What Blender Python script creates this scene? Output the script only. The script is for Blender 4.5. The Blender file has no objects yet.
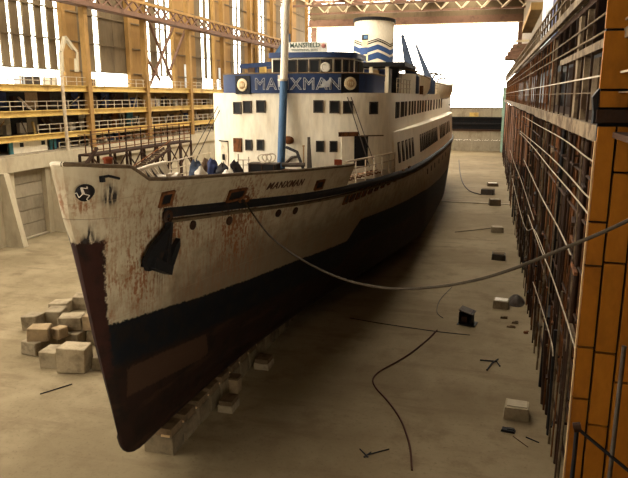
import bpy, bmesh, math, random
from math import sin, cos, pi, radians, sqrt
from mathutils import Vector, Matrix, noise
random.seed(7)
sc = bpy.context.scene
COL = sc.collection

# ------------------------------------------------------------------ camera, sky, exposure
FPX, CX, CY = 640.0, 314.0, 239.0
VPX, VPY, CAMZ = 492.0, 96.0, 15.0
PITCH = math.atan2(CY - VPY, FPX)
YAW = math.atan2((VPX - CX) * cos(PITCH), FPX)
cam_d = bpy.data.cameras.new('camera'); cam = bpy.data.objects.new('camera', cam_d); COL.objects.link(cam)
cam.location = (0, 0, CAMZ); cam.rotation_euler = (pi / 2 - PITCH, 0, YAW)
cam_d.sensor_width = 36; cam_d.lens = 36 * FPX / 628; cam_d.clip_end = 2000; cam_d.clip_start = .1
sc.camera = cam
world = bpy.data.worlds.new('world'); sc.world = world; world.use_nodes = True
bg = world.node_tree.nodes['Background']
bg.inputs[0].default_value = (1.0, .90, .74, 1); bg.inputs[1].default_value = 7.0      # bright overcast sky, warm white balance
sc.view_settings.view_transform = 'Standard'; sc.view_settings.look = 'None'
sc.view_settings.gamma = 1; sc.view_settings.use_curve_mapping = False
sc.view_settings.exposure = 0.7

# ------------------------------------------------------------------ helpers
FW = Vector((-sin(YAW), cos(YAW), 0)); RT = Vector((cos(YAW), sin(YAW), 0)); UP = Vector((0, 0, 1))
CF = FW * cos(PITCH) - UP * sin(PITCH); CU = UP * cos(PITCH) + FW * sin(PITCH)
EYE = Vector((0, 0, CAMZ))
def ray(px, py): return (RT * (px - CX) + CU * (CY - py) + CF * FPX) / FPX
def on(px, py, ax, v):                       # the point of a sight line on the world plane axis=v
    d = ray(px, py); return EYE + d * ((v - EYE[ax]) / d[ax])
def fl(px, py, z=0.0): return on(px, py, 2, z)

LABELS = {}
def tag(o, label, cat, group=None):
    o['label'] = label; o['category'] = cat
    if group: o['group'] = group
    if label in LABELS and LABELS[label] != group: print('DUP LABEL', label)
    LABELS[label] = group
    return o
WL = {}                                       # world location of each object that parents others
def base(o, loc): WL[o.name] = Vector(loc); o.empty_display_size = .3 if o.type == 'EMPTY' else 1
def thing(name, label, cat, loc=(0, 0, 0), group=None):
    o = bpy.data.objects.new(name, None); COL.objects.link(o); o.location = loc; o.empty_display_size = .3
    WL[o.name] = Vector(loc); return tag(o, label, cat, group)
class B:
    """collects shapes in world coordinates; build() links them as one mesh"""
    def __init__(s): s.v = []; s.f = []; s.m = []; s.sm = []
    def add(s, vs, fs, mi=0, smooth=False):
        n = len(s.v); s.v += [tuple(v) for v in vs]
        for f in fs: s.f.append([i + n for i in f]); s.m.append(mi); s.sm.append(smooth)
        return s
    def box(s, c, sz, rot=None, mi=0, taper=1.0, jit=0):
        hx, hy, hz = sz[0] / 2, sz[1] / 2, sz[2] / 2; c = Vector(c); vs = []
        for k, z in enumerate((-hz, hz)):
            t = taper if k else 1
            for x, y in ((-hx, -hy), (hx, -hy), (hx, hy), (-hx, hy)):
                v = Vector((x * t, y * t, z))
                if jit: v += Vector((random.uniform(-jit, jit), random.uniform(-jit, jit), random.uniform(-jit, jit)))
                if rot is not None: v = rot @ v
                vs.append(c + v)
        return s.add(vs, [(3, 2, 1, 0), (4, 5, 6, 7), (0, 1, 5, 4), (1, 2, 6, 5), (2, 3, 7, 6), (3, 0, 4, 7)], mi)
    def b2(s, lo, hi, mi=0):
        lo = Vector(lo); hi = Vector(hi); d = hi - lo
        return s.box((lo + hi) / 2, (abs(d.x), abs(d.y), abs(d.z)), None, mi)
    def beam(s, a, b, w, h=None, mi=0, w2=None, h2=None):
        a = Vector(a); b = Vector(b); h = w if h is None else h; d = (b - a).normalized()
        r = Vector((0, 0, 1)) if abs(d.z) < .95 else Vector((0, 1, 0))
        x = d.cross(r).normalized(); y = x.cross(d); vs = []
        for p, ww, hh in ((a, w, h), (b, w if w2 is None else w2, h if h2 is None else h2)):
            for i, j in ((-1, -1), (1, -1), (1, 1), (-1, 1)): vs.append(p + x * (i * ww / 2) + y * (j * hh / 2))
        return s.add(vs, [(0, 1, 2, 3), (7, 6, 5, 4), (0, 4, 5, 1), (1, 5, 6, 2), (2, 6, 7, 3), (3, 7, 4, 0)], mi)
    def tube(s, pts, r, n=8, mi=0, cap=True, closed=False):
        pts = [Vector(p) for p in pts]; rs = r if isinstance(r, (list, tuple)) else [r] * len(pts)
        ref = None; vs = []; N = len(pts)
        for i, p in enumerate(pts):
            a = pts[i - 1] if (i > 0 or closed) else p; b = pts[(i + 1) % N] if (i < N - 1 or closed) else p
            d = (b - a).normalized()
            if ref is None: ref = Vector((0, 0, 1)) if abs(d.z) < .9 else Vector((1, 0, 0))
            x = (ref - d * ref.dot(d)).normalized(); ref = x; y = d.cross(x)
            for k in range(n): vs.append(p + (x * cos(2 * pi * k / n) + y * sin(2 * pi * k / n)) * rs[i])
        fs = []
        for i in range(N if closed else N - 1):
            j = (i + 1) % N
            for k in range(n): fs.append((i * n + k, i * n + (k + 1) % n, j * n + (k + 1) % n, j * n + k))
        s.add(vs, fs, mi, True)
        if cap and not closed:
            s.add([vs[k] for k in range(n)], [tuple(range(n))[::-1]], mi); s.add([vs[(N - 1) * n + k] for k in range(n)], [tuple(range(n))], mi)
        return s
    def prism(s, pts, dirv, mi=0):            # closed polygon swept along dirv
        n = len(pts); d = Vector(dirv); a = [Vector(p) for p in pts]
        vs = a + [p + d for p in a]
        return s.add(vs, [tuple(range(n))[::-1], tuple(range(n, 2 * n))] + [(i, (i + 1) % n, n + (i + 1) % n, n + i) for i in range(n)], mi)
    def strip(s, lower, upper, mi=0, smooth=True, closed=False):
        n = len(lower); vs = list(lower) + list(upper)
        return s.add(vs, [(i, (i + 1) % n, n + (i + 1) % n, n + i) for i in range(n if closed else n - 1)], mi, smooth)
    def lathe(s, c, prof, n=16, axis=None, mi=0, sx=1, sy=1):
        c = Vector(c); vs = []
        for r, z in prof:
            for k in range(n):
                v = Vector((r * sx * cos(2 * pi * k / n), r * sy * sin(2 * pi * k / n), z))
                if axis is not None: v = axis @ v
                vs.append(c + v)
        fs = []
        for i in range(len(prof) - 1):
            for k in range(n): fs.append((i * n + k, i * n + (k + 1) % n, (i + 1) * n + (k + 1) % n, (i + 1) * n + k))
        s.add(vs, fs, mi, True)
        if prof[0][0] > 1e-4: s.add(vs[:n], [tuple(range(n))[::-1]], mi)
        if prof[-1][0] > 1e-4: s.add(vs[-n:], [tuple(range(n))], mi)
        return s
    def build(s, name, mat, parent=None, loc=None, fixn=True):
        if parent is not None: org = WL[parent.name]
        else: org = Vector(loc) if loc is not None else Vector((0, 0, 0))
        me = bpy.data.meshes.new(name)
        me.from_pydata([(v[0] - org.x, v[1] - org.y, v[2] - org.z) for v in s.v], [], s.f)
        for m in (mat if isinstance(mat, (list, tuple)) else [mat]): me.materials.append(m)
        me.polygons.foreach_set('material_index', s.m); me.polygons.foreach_set('use_smooth', s.sm)
        if fixn:
            bm = bmesh.new(); bm.from_mesh(me); bmesh.ops.recalc_face_normals(bm, faces=bm.faces); bm.to_mesh(me); bm.free()
        me.update()
        o = bpy.data.objects.new(name, me); COL.objects.link(o)
        if parent is not None: o.parent = parent
        else: o.location = org
        WL[o.name] = org.copy(); return o
UNIT = {}
def unit(mat, kind='box'):
    k = (mat.name, kind)
    if k not in UNIT:
        b = B()
        if kind == 'box': b.box((0, 0, 0), (1, 1, 1))
        else: b.tube([(0, 0, -.5), (0, 0, .5)], .5, 8)
        o = b.build('unit', mat); UNIT[k] = o.data; bpy.data.objects.remove(o)
    return UNIT[k]
def piece(name, mat, parent, c, size, rot=None, kind='box'):   # a cheap part that shares its mesh
    o = bpy.data.objects.new(name, unit(mat, kind)); COL.objects.link(o); o.parent = parent
    o.location = Vector(c) - WL[parent.name]; o.scale = size
    if rot is not None: o.rotation_euler = rot.to_euler() if hasattr(rot, 'to_euler') else rot
    WL[o.name] = Vector(c); return o
def bar(name, mat, parent, a, b, w, h=None, kind='box'):       # a shared-mesh bar from a to b
    a = Vector(a); b = Vector(b); d = b - a; q = d.to_track_quat('Z', 'Y')
    return piece(name, mat, parent, (a + b) / 2, (w, h or w, d.length), q, kind)
def pane_b2(name, mat, parent, lo, hi):
    lo = Vector(lo); hi = Vector(hi); return piece(name, mat, parent, (lo + hi) / 2, tuple(abs(x) for x in hi - lo))
def struct(o): o['kind'] = 'structure'; return o
def sempty(name, loc=(0, 0, 0)):
    o = bpy.data.objects.new(name, None); COL.objects.link(o); o.location = loc; WL[o.name] = Vector(loc); return struct(o)
def spline(pts, n=8):
    pts = [Vector(p) for p in pts]; out = []
    for i in range(len(pts) - 1):
        p0 = pts[max(i - 1, 0)]; p1 = pts[i]; p2 = pts[i + 1]; p3 = pts[min(i + 2, len(pts) - 1)]
        for k in range(n):
            t = k / n
            out.append(.5 * ((2 * p1) + (p2 - p0) * t + (2 * p0 - 5 * p1 + 4 * p2 - p3) * t * t + (3 * p1 - p0 - 3 * p2 + p3) * t ** 3))
    return out + [pts[-1]]
def interp(x, tab):
    if x <= tab[0][0]: return tab[0][1]
    for (a, fa), (b, fb) in zip(tab, tab[1:]):
        if x <= b: return fa + (fb - fa) * (x - a) / (b - a)
    return tab[-1][1]
def smooth_tab(tab, k=6):                     # densify a table with a monotone-ish Catmull curve
    pts = spline([(a, b, 0) for a, b in tab], k); return [(p.x, p.y) for p in pts]
def RX(a): return Matrix.Rotation(a, 3, 'X')
def RY(a): return Matrix.Rotation(a, 3, 'Y')
def RZ(a): return Matrix.Rotation(a, 3, 'Z')

# ------------------------------------------------------------------ materials
class NT:
    def __init__(s, name):
        s.mat = bpy.data.materials.new(name); s.mat.use_nodes = True; s.nt = s.mat.node_tree
        s.bsdf = s.nt.nodes['Principled BSDF']
    def n(s, t, **kw):
        o = s.nt.nodes.new(t)
        for k, v in kw.items():
            if k.startswith('i_'): o.inputs[int(k[2:])].default_value = v
            else: setattr(o, k, v)
        return o
    def l(s, a, b): s.nt.links.new(a, b)
    def coord(s, kind='Object', scale=(1, 1, 1), rnd=True):
        tc = s.n('ShaderNodeTexCoord'); mp = s.n('ShaderNodeMapping'); mp.inputs['Scale'].default_value = scale
        s.l(tc.outputs[kind], mp.inputs['Vector'])
        if rnd:
            oi = s.n('ShaderNodeObjectInfo'); mu = s.n('ShaderNodeMath', operation='MULTIPLY', i_1=57.0); s.l(oi.outputs['Random'], mu.inputs[0])
            s.l(mu.outputs[0], mp.inputs['Location'])
        return mp.outputs[0]
    def world(s, scale=(1, 1, 1)):            # world-metre coordinates (parts that share a stretched mesh)
        g = s.n('ShaderNodeNewGeometry'); mp = s.n('ShaderNodeMapping'); mp.inputs['Scale'].default_value = scale
        s.l(g.outputs['Position'], mp.inputs['Vector']); return mp.outputs[0]
    def noise(s, vec, scale=1, detail=5, rough=.6):
        o = s.n('ShaderNodeTexNoise'); o.inputs['Scale'].default_value = scale; o.inputs['Detail'].default_value = detail; o.inputs['Roughness'].default_value = rough
        s.l(vec, o.inputs['Vector']); return o.outputs['Fac']
    def ramp(s, fac, lo, hi):
        o = s.n('ShaderNodeMapRange', interpolation_type='SMOOTHSTEP'); o.inputs[1].default_value = lo; o.inputs[2].default_value = hi
        s.l(fac, o.inputs[0]); return o.outputs[0]
    def mix(s, fac, a, b, mode='MIX'):
        o = s.n('ShaderNodeMix', data_type='RGBA', blend_type=mode)
        for sock, v in ((o.inputs[0], fac), (o.inputs[6], a), (o.inputs[7], b)):
            if isinstance(v, (int, float)): sock.default_value = v
            elif isinstance(v, tuple): sock.default_value = (*v, 1)
            else: s.l(v, sock)
        return o.outputs[2]
    def math(s, op, a, b=0.0, c=None):
        o = s.n('ShaderNodeMath', operation=op)
        for i, v in enumerate((a, b) if c is None else (a, b, c)):
            if isinstance(v, (int, float)): o.inputs[i].default_value = v
            else: s.l(v, o.inputs[i])
        return o.outputs[0]
    def attr(s, name): o = s.n('ShaderNodeAttribute'); o.attribute_name = name; return o.outputs['Fac']
    def done(s, color, rough=.8, metal=0, bump=None, bstr=.3, bdist=.05, spec=.3):
        if isinstance(color, tuple): s.bsdf.inputs['Base Color'].default_value = (*color, 1)
        else: s.l(color, s.bsdf.inputs['Base Color'])
        s.bsdf.inputs['Roughness'].default_value = rough; s.bsdf.inputs['Metallic'].default_value = metal
        s.bsdf.inputs['Specular IOR Level'].default_value = spec
        if bump is not None:
            o = s.n('ShaderNodeBump'); o.inputs['Strength'].default_value = bstr; o.inputs['Distance'].default_value = bdist
            s.l(bump, o.inputs['Height']); s.l(o.outputs[0], s.bsdf.inputs['Normal'])
        return s.mat
def dirty(name, base, dirt, scale=1.5, lo=.45, hi=.75, rough=.8, streak=1.0, var=.12, amt=1.0, bstr=.2, spec=.1, metal=0):
    """a painted or raw surface with patches of dirt; streak<1 stretches the patches vertically"""
    t = NT(name); v = t.world((1, 1, streak)); f = t.noise(v, scale); g = t.noise(v, scale * 6, 4)
    m = t.math('MULTIPLY', t.ramp(f, lo, hi), amt)
    c = t.mix(m, base, dirt)
    oi = t.n('ShaderNodeObjectInfo'); k = t.math('MULTIPLY_ADD', oi.outputs['Random'], 2 * var, 1 - var)
    k2 = t.math('MULTIPLY', k, t.math('MULTIPLY_ADD', g, .5, .75))
    cm = t.n('ShaderNodeCombineColor'); [t.l(k2, cm.inputs[i]) for i in range(3)]
    return t.done(t.mix(1.0, c, cm.outputs[0], 'MULTIPLY'), rough, metal, g, bstr, .03, spec)
RUST = (.13, .05, .018); DRUST = (.035, .017, .009)
M = {}
M['white'] = dirty('white_ship_paint', (.74, .67, .53), (.55, .45, .30), .7, .5, .85, .55, .25, .03)
M['white_rust'] = dirty('white_paint_rusting', (.58, .51, .38), RUST, 2.2, .56, .72, .7, .3, .05)
M['blue'] = dirty('blue_paint', (.022, .038, .095), (.018, .025, .055), 1.5, .5, .8, .5, .4, .05)
M['mast_blue'] = dirty('mast_blue_paint', (.065, .125, .22), (.045, .08, .15), 1.5, .5, .8, .5, .4, .05)
M['mast_white'] = dirty('mast_white_paint', (.70, .64, .52), (.60, .40, .20), 1.5, .55, .85, .6, .4, .03)
M['rust'] = dirty('rusty_steel', RUST, DRUST, 2.5, .4, .7, .9, .5, .2)
M['drust'] = dirty('dark_rusty_steel', DRUST, (.03, .02, .015), 2.5, .4, .7, .9, .5, .3)
M['orust'] = dirty('orange_rust_sheet', (.15, .052, .009), (.06, .024, .008), 1.2, .4, .75, .9, .25, .2)
M['black'] = dirty('black_steel', (.010, .010, .011), (.028, .017, .011), 2, .5, .8, .6, 1, .1)
M['dark'] = dirty('dark_void', (.012, .012, .014), (.02, .016, .012), 1, .4, .8, .6, 1, .1)
M['chev'] = dirty('chevron_blue', (.035, .07, .18), (.03, .05, .11), 1.5, .5, .8, .5, 1, .03)
M['glass'] = NT('dark_window_glass').done((.01, .011, .012), .55, 0, spec=.12)
M['frame_dark'] = dirty('window_rubber', (.06, .05, .04), DRUST, 2, .4, .8, .7)
M['conc'] = dirty('concrete', (.28, .235, .165), (.15, .12, .08), .5, .45, .8, .9, .5, .1)
M['conc_pale'] = dirty('pale_concrete', (.38, .325, .225), (.24, .19, .125), .4, .45, .8, .9, .5, .08)
M['block'] = dirty('weathered_block', (.24, .195, .125), (.12, .09, .055), 1.2, .4, .75, .9, 1, .2)
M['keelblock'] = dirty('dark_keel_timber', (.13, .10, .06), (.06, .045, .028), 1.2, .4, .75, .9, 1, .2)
M['block_or'] = dirty('stained_block', (.25, .18, .10), (.13, .095, .055), 1.2, .4, .75, .9, 1, .1)
M['wood'] = dirty('old_timber', (.11, .075, .042), (.055, .037, .02), 2, .4, .75, .9, 1, .2)
M['yellow'] = dirty('yellow_gallery_beam', (.52, .36, .11), (.28, .17, .06), .6, .45, .8, .6, 1, .06)
M['ochre'] = dirty('ochre_steel_column', (.27, .155, .05), (.15, .085, .03), .8, .45, .8, .7, .4, .08)
M['clad'] = dirty('brown_cladding', (.125, .09, .05), (.08, .055, .03), .6, .45, .8, .8, .3, .12)
M['clad_or'] = dirty('ochre_cladding', (.23, .13, .042), (.14, .08, .03), .5, .45, .8, .8, .3, .1)
M['girder'] = dirty('brown_roof_steel', (.15, .085, .055), (.09, .05, .034), .8, .45, .8, .8, 1, .1)
M['girder_lt'] = dirty('pale_roof_steel', (.48, .38, .24), (.30, .22, .14), .8, .45, .8, .7, 1, .1)
M['crane'] = dirty('amber_steel', (.27, .10, .009), (.15, .052, .008), .9, .45, .8, .6, .5, .06)
M['beamw'] = dirty('dirty_white_beam', (.17, .125, .075), (.055, .033, .018), 1.2, .38, .66, .85, 1, .15)
M['rope'] = dirty('grey_rope', (.036, .026, .016), (.022, .016, .01), 3, .4, .8, .9)
M['hose'] = dirty('red_brown_hose', (.06, .022, .013), (.04, .018, .01), 3, .4, .8, .7)
M['rail'] = dirty('pale_rail', (.42, .35, .25), (.22, .14, .08), 2, .45, .8, .6)
M['teal'] = dirty('teal_door', (.06, .22, .26), (.05, .12, .14), 1, .4, .8, .6)
M['navy'] = dirty('navy_sheet', (.03, .045, .12), (.02, .02, .04), 1, .4, .8, .6)
M['paleblue'] = dirty('pale_blue_panel', (.50, .55, .60), (.35, .36, .38), 1, .4, .8, .6)
M['red'] = dirty('red_lead', (.25, .06, .025), DRUST, 1.5, .4, .8, .8)
M['tarp_blue'] = dirty('blue_tarp', (.05, .065, .10), (.03, .04, .06), 2, .4, .8, .8)
M['tarp_brown'] = dirty('brown_tarp', (.11, .07, .045), (.05, .033, .022), 2, .4, .8, .9)
M['tarp_black'] = dirty('black_tarp', (.03, .03, .035), (.07, .06, .05), 2, .4, .8, .7)
M['cloth'] = dirty('white_cloth', (.60, .56, .48), (.40, .34, .26), 2, .4, .8, .9)
M['green'] = dirty('pale_green_post', (.28, .42, .33), (.20, .27, .20), 2, .4, .8, .7)
M['cream'] = dirty('cream_disc', (.62, .52, .33), (.45, .34, .19), 3, .4, .8, .7)
M['tan'] = dirty('tan_paint', (.40, .27, .14), (.30, .18, .09), 3, .4, .8, .7)
M['letter'] = dirty('pale_lettering', (.40, .40, .40), (.20, .22, .28), 3, .4, .8, .7)
M['bowletter'] = dirty('dark_bow_lettering', (.05, .022, .014), (.09, .045, .025), 3, .4, .8, .8)
M['sign'] = dirty('white_sign_board', (.80, .76, .66), (.65, .60, .48), 2, .5, .8, .6)
M['signgreen'] = NT('dark_green_print').done((.05, .09, .06), .7)
M['signgrey'] = NT('grey_print').done((.30, .32, .25), .7)
M['signred'] = NT('faded_red_print').done((.45, .16, .12), .7)
def pane_mat():
    t = NT('wall_glazing'); tr = t.n('ShaderNodeBsdfTransparent'); tr.inputs[0].default_value = (.92, .95, .95, 1)
    mx = t.n('ShaderNodeMixShader', i_0=.12); t.bsdf.inputs['Base Color'].default_value = (.7, .72, .7, 1); t.bsdf.inputs['Roughness'].default_value = .3
    t.l(tr.outputs[0], mx.inputs[1]); t.l(t.bsdf.outputs[0], mx.inputs[2]); t.l(mx.outputs[0], t.nt.nodes['Material Output'].inputs[0]); return t.mat
M['pane'] = pane_mat()
def floor_mat():
    t = NT('dock_floor_concrete'); v = t.world()
    a = t.noise(v, .07, 6, .65); b = t.noise(v, .5, 6, .65); v2 = t.world((.25, 1.2, 1)); s = t.noise(v2, .6, 5); f = t.noise(v, 6, 4)
    c = t.mix(t.ramp(a, .38, .62), (.150, .117, .066), (.235, .188, .114))
    c = t.mix(t.math('MULTIPLY', t.ramp(b, .48, .72), .65), c, (.105, .078, .042))
    c = t.mix(t.math('MULTIPLY', t.ramp(s, .52, .72), .55), c, (.095, .068, .036))
    c = t.mix(t.math('MULTIPLY', t.ramp(f, .54, .72), .4), c, (.08, .058, .032))
    # browner strip along the dock's right side, partly shade painted into the colour
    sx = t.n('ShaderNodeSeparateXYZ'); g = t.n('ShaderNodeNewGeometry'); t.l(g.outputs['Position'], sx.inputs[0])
    wob = t.math('MULTIPLY_ADD', a, 14.0, sx.outputs['X']); brown_shade = t.ramp(wob, -9.0, 4.0)
    c = t.mix(t.math('MULTIPLY', brown_shade, .35), c, (.105, .07, .036))
    return t.done(c, .9, 0, spec=.1, bump=t.math('ADD', b, t.math('MULTIPLY', f, .3)), bstr=.25, bdist=.06)
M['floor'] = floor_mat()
def hull_mat():
    t = NT('ship_hull_paint'); v = t.world(); vs = t.world((1, 1, .16)); vl = t.world((.3, .3, 1.6))
    n1 = t.noise(v, 1.3, 6, .65); n2 = t.noise(v, 7, 4); st = t.noise(vs, 2.2, 5, .6); pl = t.noise(vl, .9, 4)
    wob = t.math('MULTIPLY_ADD', n2, .24, -.12)
    h = t.math('ADD', t.attr('wl'), wob)                                         # metres above the painted waterline
    top = t.mix(t.ramp(n1, .4, .75), (.375, .32, .22), (.29, .235, .15))
    top = t.mix(t.math('MULTIPLY', t.ramp(pl, .5, .7), .35), top, (.27, .20, .12))
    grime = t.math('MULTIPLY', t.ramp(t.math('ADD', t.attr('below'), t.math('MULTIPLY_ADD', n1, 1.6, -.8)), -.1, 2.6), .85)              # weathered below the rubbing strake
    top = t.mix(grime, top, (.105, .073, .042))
    rs = t.math('MULTIPLY', t.ramp(st, .52, .68), t.ramp(n1, .38, .58))
    top = t.mix(t.math('MULTIPLY', rs, .3), top, (.20, .095, .04))
    st2 = t.noise(t.world((1, 1, .13)), 7, 4, .6); rp = t.math('MULTIPLY', t.attr('rust'), t.ramp(t.math('MULTIPLY_ADD', n2, .42, t.math('MULTIPLY', st2, .58)), .45, .62))
    top = t.mix(t.math('MINIMUM', t.math('MULTIPLY', rp, .95), .9), top, (.165, .06, .018))
    so = t.math('MULTIPLY', t.attr('soot'), t.ramp(st2, .36, .56))
    top = t.mix(t.math('MINIMUM', t.math('MULTIPLY', so, 1.6), 1.0), top, (.022, .018, .015))
    bt = t.mix(t.ramp(n1, .4, .75), (.0035, .0045, .006), (.009, .0065, .0045))
    low = t.mix(t.ramp(n1, .4, .7), (.014, .0065, .004), (.007, .0045, .003))
    low = t.mix(t.math('MULTIPLY', t.ramp(pl, .52, .66), .5), low, (.032, .016, .008))
    cx_ = t.n('ShaderNodeSeparateXYZ'); t.l(v, cx_.inputs[0]); cc_ = t.n('ShaderNodeCombineXYZ'); t.l(cx_.outputs['Y'], cc_.inputs['X']); t.l(cx_.outputs['Z'], cc_.inputs['Y'])
    br = t.n('ShaderNodeTexBrick'); t.l(cc_.outputs[0], br.inputs['Vector']); br.inputs['Scale'].default_value = 1; br.inputs['Brick Width'].default_value = 5.2; br.inputs['Row Height'].default_value = 1.45; br.inputs['Mortar Size'].default_value = .022; br.inputs['Mortar Smooth'].default_value = .6
    top = t.mix(t.math('MULTIPLY', br.outputs['Fac'], .35), top, (.20, .15, .09))
    low = t.mix(t.math('MULTIPLY', t.ramp(t.math('ADD', t.attr('bowpatch'), wob), -.05, .05), .8), low, (.038, .020, .011))
    c = t.mix(t.ramp(h, -.04, .04), bt, top)
    c = t.mix(t.ramp(t.math('ADD', h, wob), -1.85, -1.55), low, c)
    stem = t.ramp(t.math('ADD', t.attr('stem'), t.math('MULTIPLY', wob, 1.6)), -.06, .06)
    c = t.mix(stem, c, t.mix(t.ramp(n1, .42, .7), (.022, .0075, .005), (.009, .005, .0035)))
    return t.done(c, .8, 0, spec=.1, bump=t.math('ADD', n1, t.math('MULTIPLY', n2, .3)), bstr=.18, bdist=.05)
M['hull'] = hull_mat()

# ================================================================== THE HALL
XL, XLB = -47.0, -50.5                          # gallery face and rear cladding plane of the left side
XR = 3.4                                        # scaffold plane of the right side
YB = 187.0                                      # rear end of the dock
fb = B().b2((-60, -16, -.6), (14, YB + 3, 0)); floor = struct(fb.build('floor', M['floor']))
sill = fl(470, 203); piece('sill_strip', M['conc'], floor, (-9, sill.y, .06), (25, .5, .12))
# --- ceiling: closed bands and open skylight strips, laid out for the light (above the frame)
ceil = sempty('ceiling', (0, 0, 40.5))
for i, (a, b_) in enumerate([(-60, -48), (-41, -36), (-28, -24), (-20, -13), (-3, 14)]):
    pane_b2('unseen_roof_panel', M['girder'], ceil, (a, -16, 40.2), (b_, YB + 1, 40.5))
for k in range(12): pane_b2('purlin', M['girder'], ceil, (-60, -10 + k * 17, 39.9), (14, -9.6 + k * 17, 40.2))
pane_b2('unseen_roof_panel', M['girder'], ceil, (-60, -16, 40.55), (14, 24, 40.8)); pane_b2('unseen_roof_panel', M['girder'], ceil, (-13.5, 23, 40.55), (-2.5, 44, 40.8))  # extra unseen panels added over the skylights to keep the foreground dark
# roof trusses near the far end
def truss(y, z0, z1, n, mat, mat2):
    pane_b2('bottom_chord', mat, ceil, (-50, y - .25, z0), (12, y + .25, z0 + .5))
    pane_b2('top_chord', mat, ceil, (-50, y - .25, z1 - .5), (12, y + .25, z1))
    st = 62 / n
    for i in range(n):
        x0 = -50 + i * st
        bar('truss_diagonal', mat2, ceil, (x0, y, z0 + .4), (x0 + st / 2, y, z1 - .4), .28)
        bar('truss_diagonal', mat2, ceil, (x0 + st / 2, y, z1 - .4), (x0 + st, y, z0 + .4), .28)
for y in (176, 160, 144, 128): truss(y, 36.4, 39.8, 12, M['girder'], M['girder_lt'])
for k in range(13):
    x = -49 + k * 5
    bar('roof_brace', M['girder_lt'], ceil, (x, 144, 39.6), (x + 5, 160, 36.7), .22); bar('roof_brace', M['girder_lt'], ceil, (x, 176, 36.7), (x + 5, 160, 39.6), .22)
# --- front wall behind the camera, unseen window band added to light the deckhouse
wf = sempty('wall_front', (-20, -16, 0))
for lo_, hi_ in (((-60, 0), (14, 24)), ((-60, 38), (14, 40.2)), ((-60, 24), (-57, 38)), ((-18, 24), (14, 38))): pane_b2('end_cladding', M['clad'], wf, (lo_[0], -16.4, lo_[1]), (hi_[0], -16, hi_[1]))
for x in range(-57, -18, 6): pane_b2('end_cladding', M['clad'], wf, (x, -16.4, 24), (x + 2.0, -16, 38)); pane_b2('glazing_pane', M['pane'], wf, (x + 2.0, -16.25, 24), (x + 6, -16.2, 38))  # unseen window band: these panes are added to light the deckhouse
# --- rear wall: header girder, jambs, dock gate
wb = sempty('wall_back', (-20, YB, 0))
pane_b2('header_girder', M['girder'], wb, (-52, YB - 1.2, 34.3), (13, YB, 36.2))
pane_b2('header_flange', M['girder_lt'], wb, (-52, YB - 1.6, 34.15), (13, YB, 34.3))
pane_b2('header_panel', M['clad'], wb, (-52, YB - .3, 36.2), (13, YB, 40.2))
jr = on(516, 60, 1, YB).x; jl = on(317, 60, 1, YB).x
pane_b2('jamb_column', M['girder'], wb, (jr, YB - 1.2, 0), (jr + 4.5, YB + .2, 34.3))
pane_b2('jamb_column', M['girder'], wb, (jl - 5.5, YB - 1.2, 0), (jl - 4.0, YB + .2, 34.3)); pane_b2('jamb_column', M['girder'], wb, (jl - 1.5, YB - 1.2, 0), (jl, YB + .2, 34.3))
for z in range(12, 34, 4):
    bar('lattice_brace', M['girder_lt'], wb, (jl - 4, YB - .5, z), (jl - 1.5, YB - .5, z + 4), .25); bar('lattice_brace', M['girder_lt'], wb, (jl - 1.5, YB - .5, z), (jl - 4, YB - .5, z + 4), .25)
for x in (-37, -18): pane_b2('mullion', M['rail'], wb, (x - .06, YB, 11.8), (x + .06, YB + .1, 34.3))
gx0, gx1 = jl, jr
for z0, z1, m, dy in ((9.2, 11.7, 'conc', .3), (5.6, 9.2, 'black', .0), (3.0, 5.6, 'conc', .35), (0, 3.0, 'conc', .3)):
    pane_b2('gate_panel', M[m], wb, (gx0, YB - .6 - dy, z0), (gx1, YB - .1, z1 - .06))
for z in (5.5, 7.2, 8.9): pane_b2('gate_beam', M['black'] if z > 6 else M['drust'], wb, (gx0, YB - 1.3, z), (gx1, YB - .6, z + .45))
for x in range(-40, 5, 5): pane_b2('gate_post', M['conc'], wb, (x, YB - 1.05, 9.2), (x + .5, YB - .9, 11.64)); pane_b2('gate_post', M['conc'], wb, (x, YB - 1.1, .0), (x + .4, YB - .9, 5.5))
pane_b2('gate_cap', M['wood'], wb, (gx0, YB - 1.1, 11.64), (gx1, YB, 11.9))
q = on(474, 114.5, 1, YB - 1.4); piece('gate_marker', M['yellow'], wb, q, (2.4, .3, 1.1))
# --- left wall
wl = sempty('wall_left', (XL, 60, 0))
def pl_(nm, m, lo, hi): return pane_b2(nm, M[m], wl, lo, hi)
pl_('dock_wall', 'conc_pale', (-48.6, -16, 0), (-47.8, YB, 7.4))
BAY = [(39.3, 44.2), (47.3, 52.2), (55.3, 60.2), (63.3, 68.2), (71.3, 76.2)]
edges = [-16] + [e for b_ in BAY for e in b_] + [YB]
for a, b_ in zip(edges[::2], edges[1::2]): pl_('pilaster', 'conc_pale', (-47.8, a, 0), (XL, b_, 7.4))
for a, b_ in BAY:
    for k in range(5):
        c = random.uniform(-.03, .03); pl_('shutter_board', 'conc', (-47.8, a, .15 + k * 1.45), (-47.55 + c, b_, .15 + k * 1.45 + 1.38))
    pl_('bay_sill', 'conc', (-47.8, a, 0), (-47.1, b_, .15))
pl_('coping', 'conc_pale', (-48.6, -16, 7.4), (-46.7, YB, 8.9))
# slanted buttress fins beside the bays
for y in (61.0, 53.2, 69.0):
    f = B().prism([(XL, y, 0), (-44.9, y, 0), (-46.4, y, 7.4), (XL, y, 7.4)], (0, .7, 0)); f.build('buttress', M['conc_pale'], wl)
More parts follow.
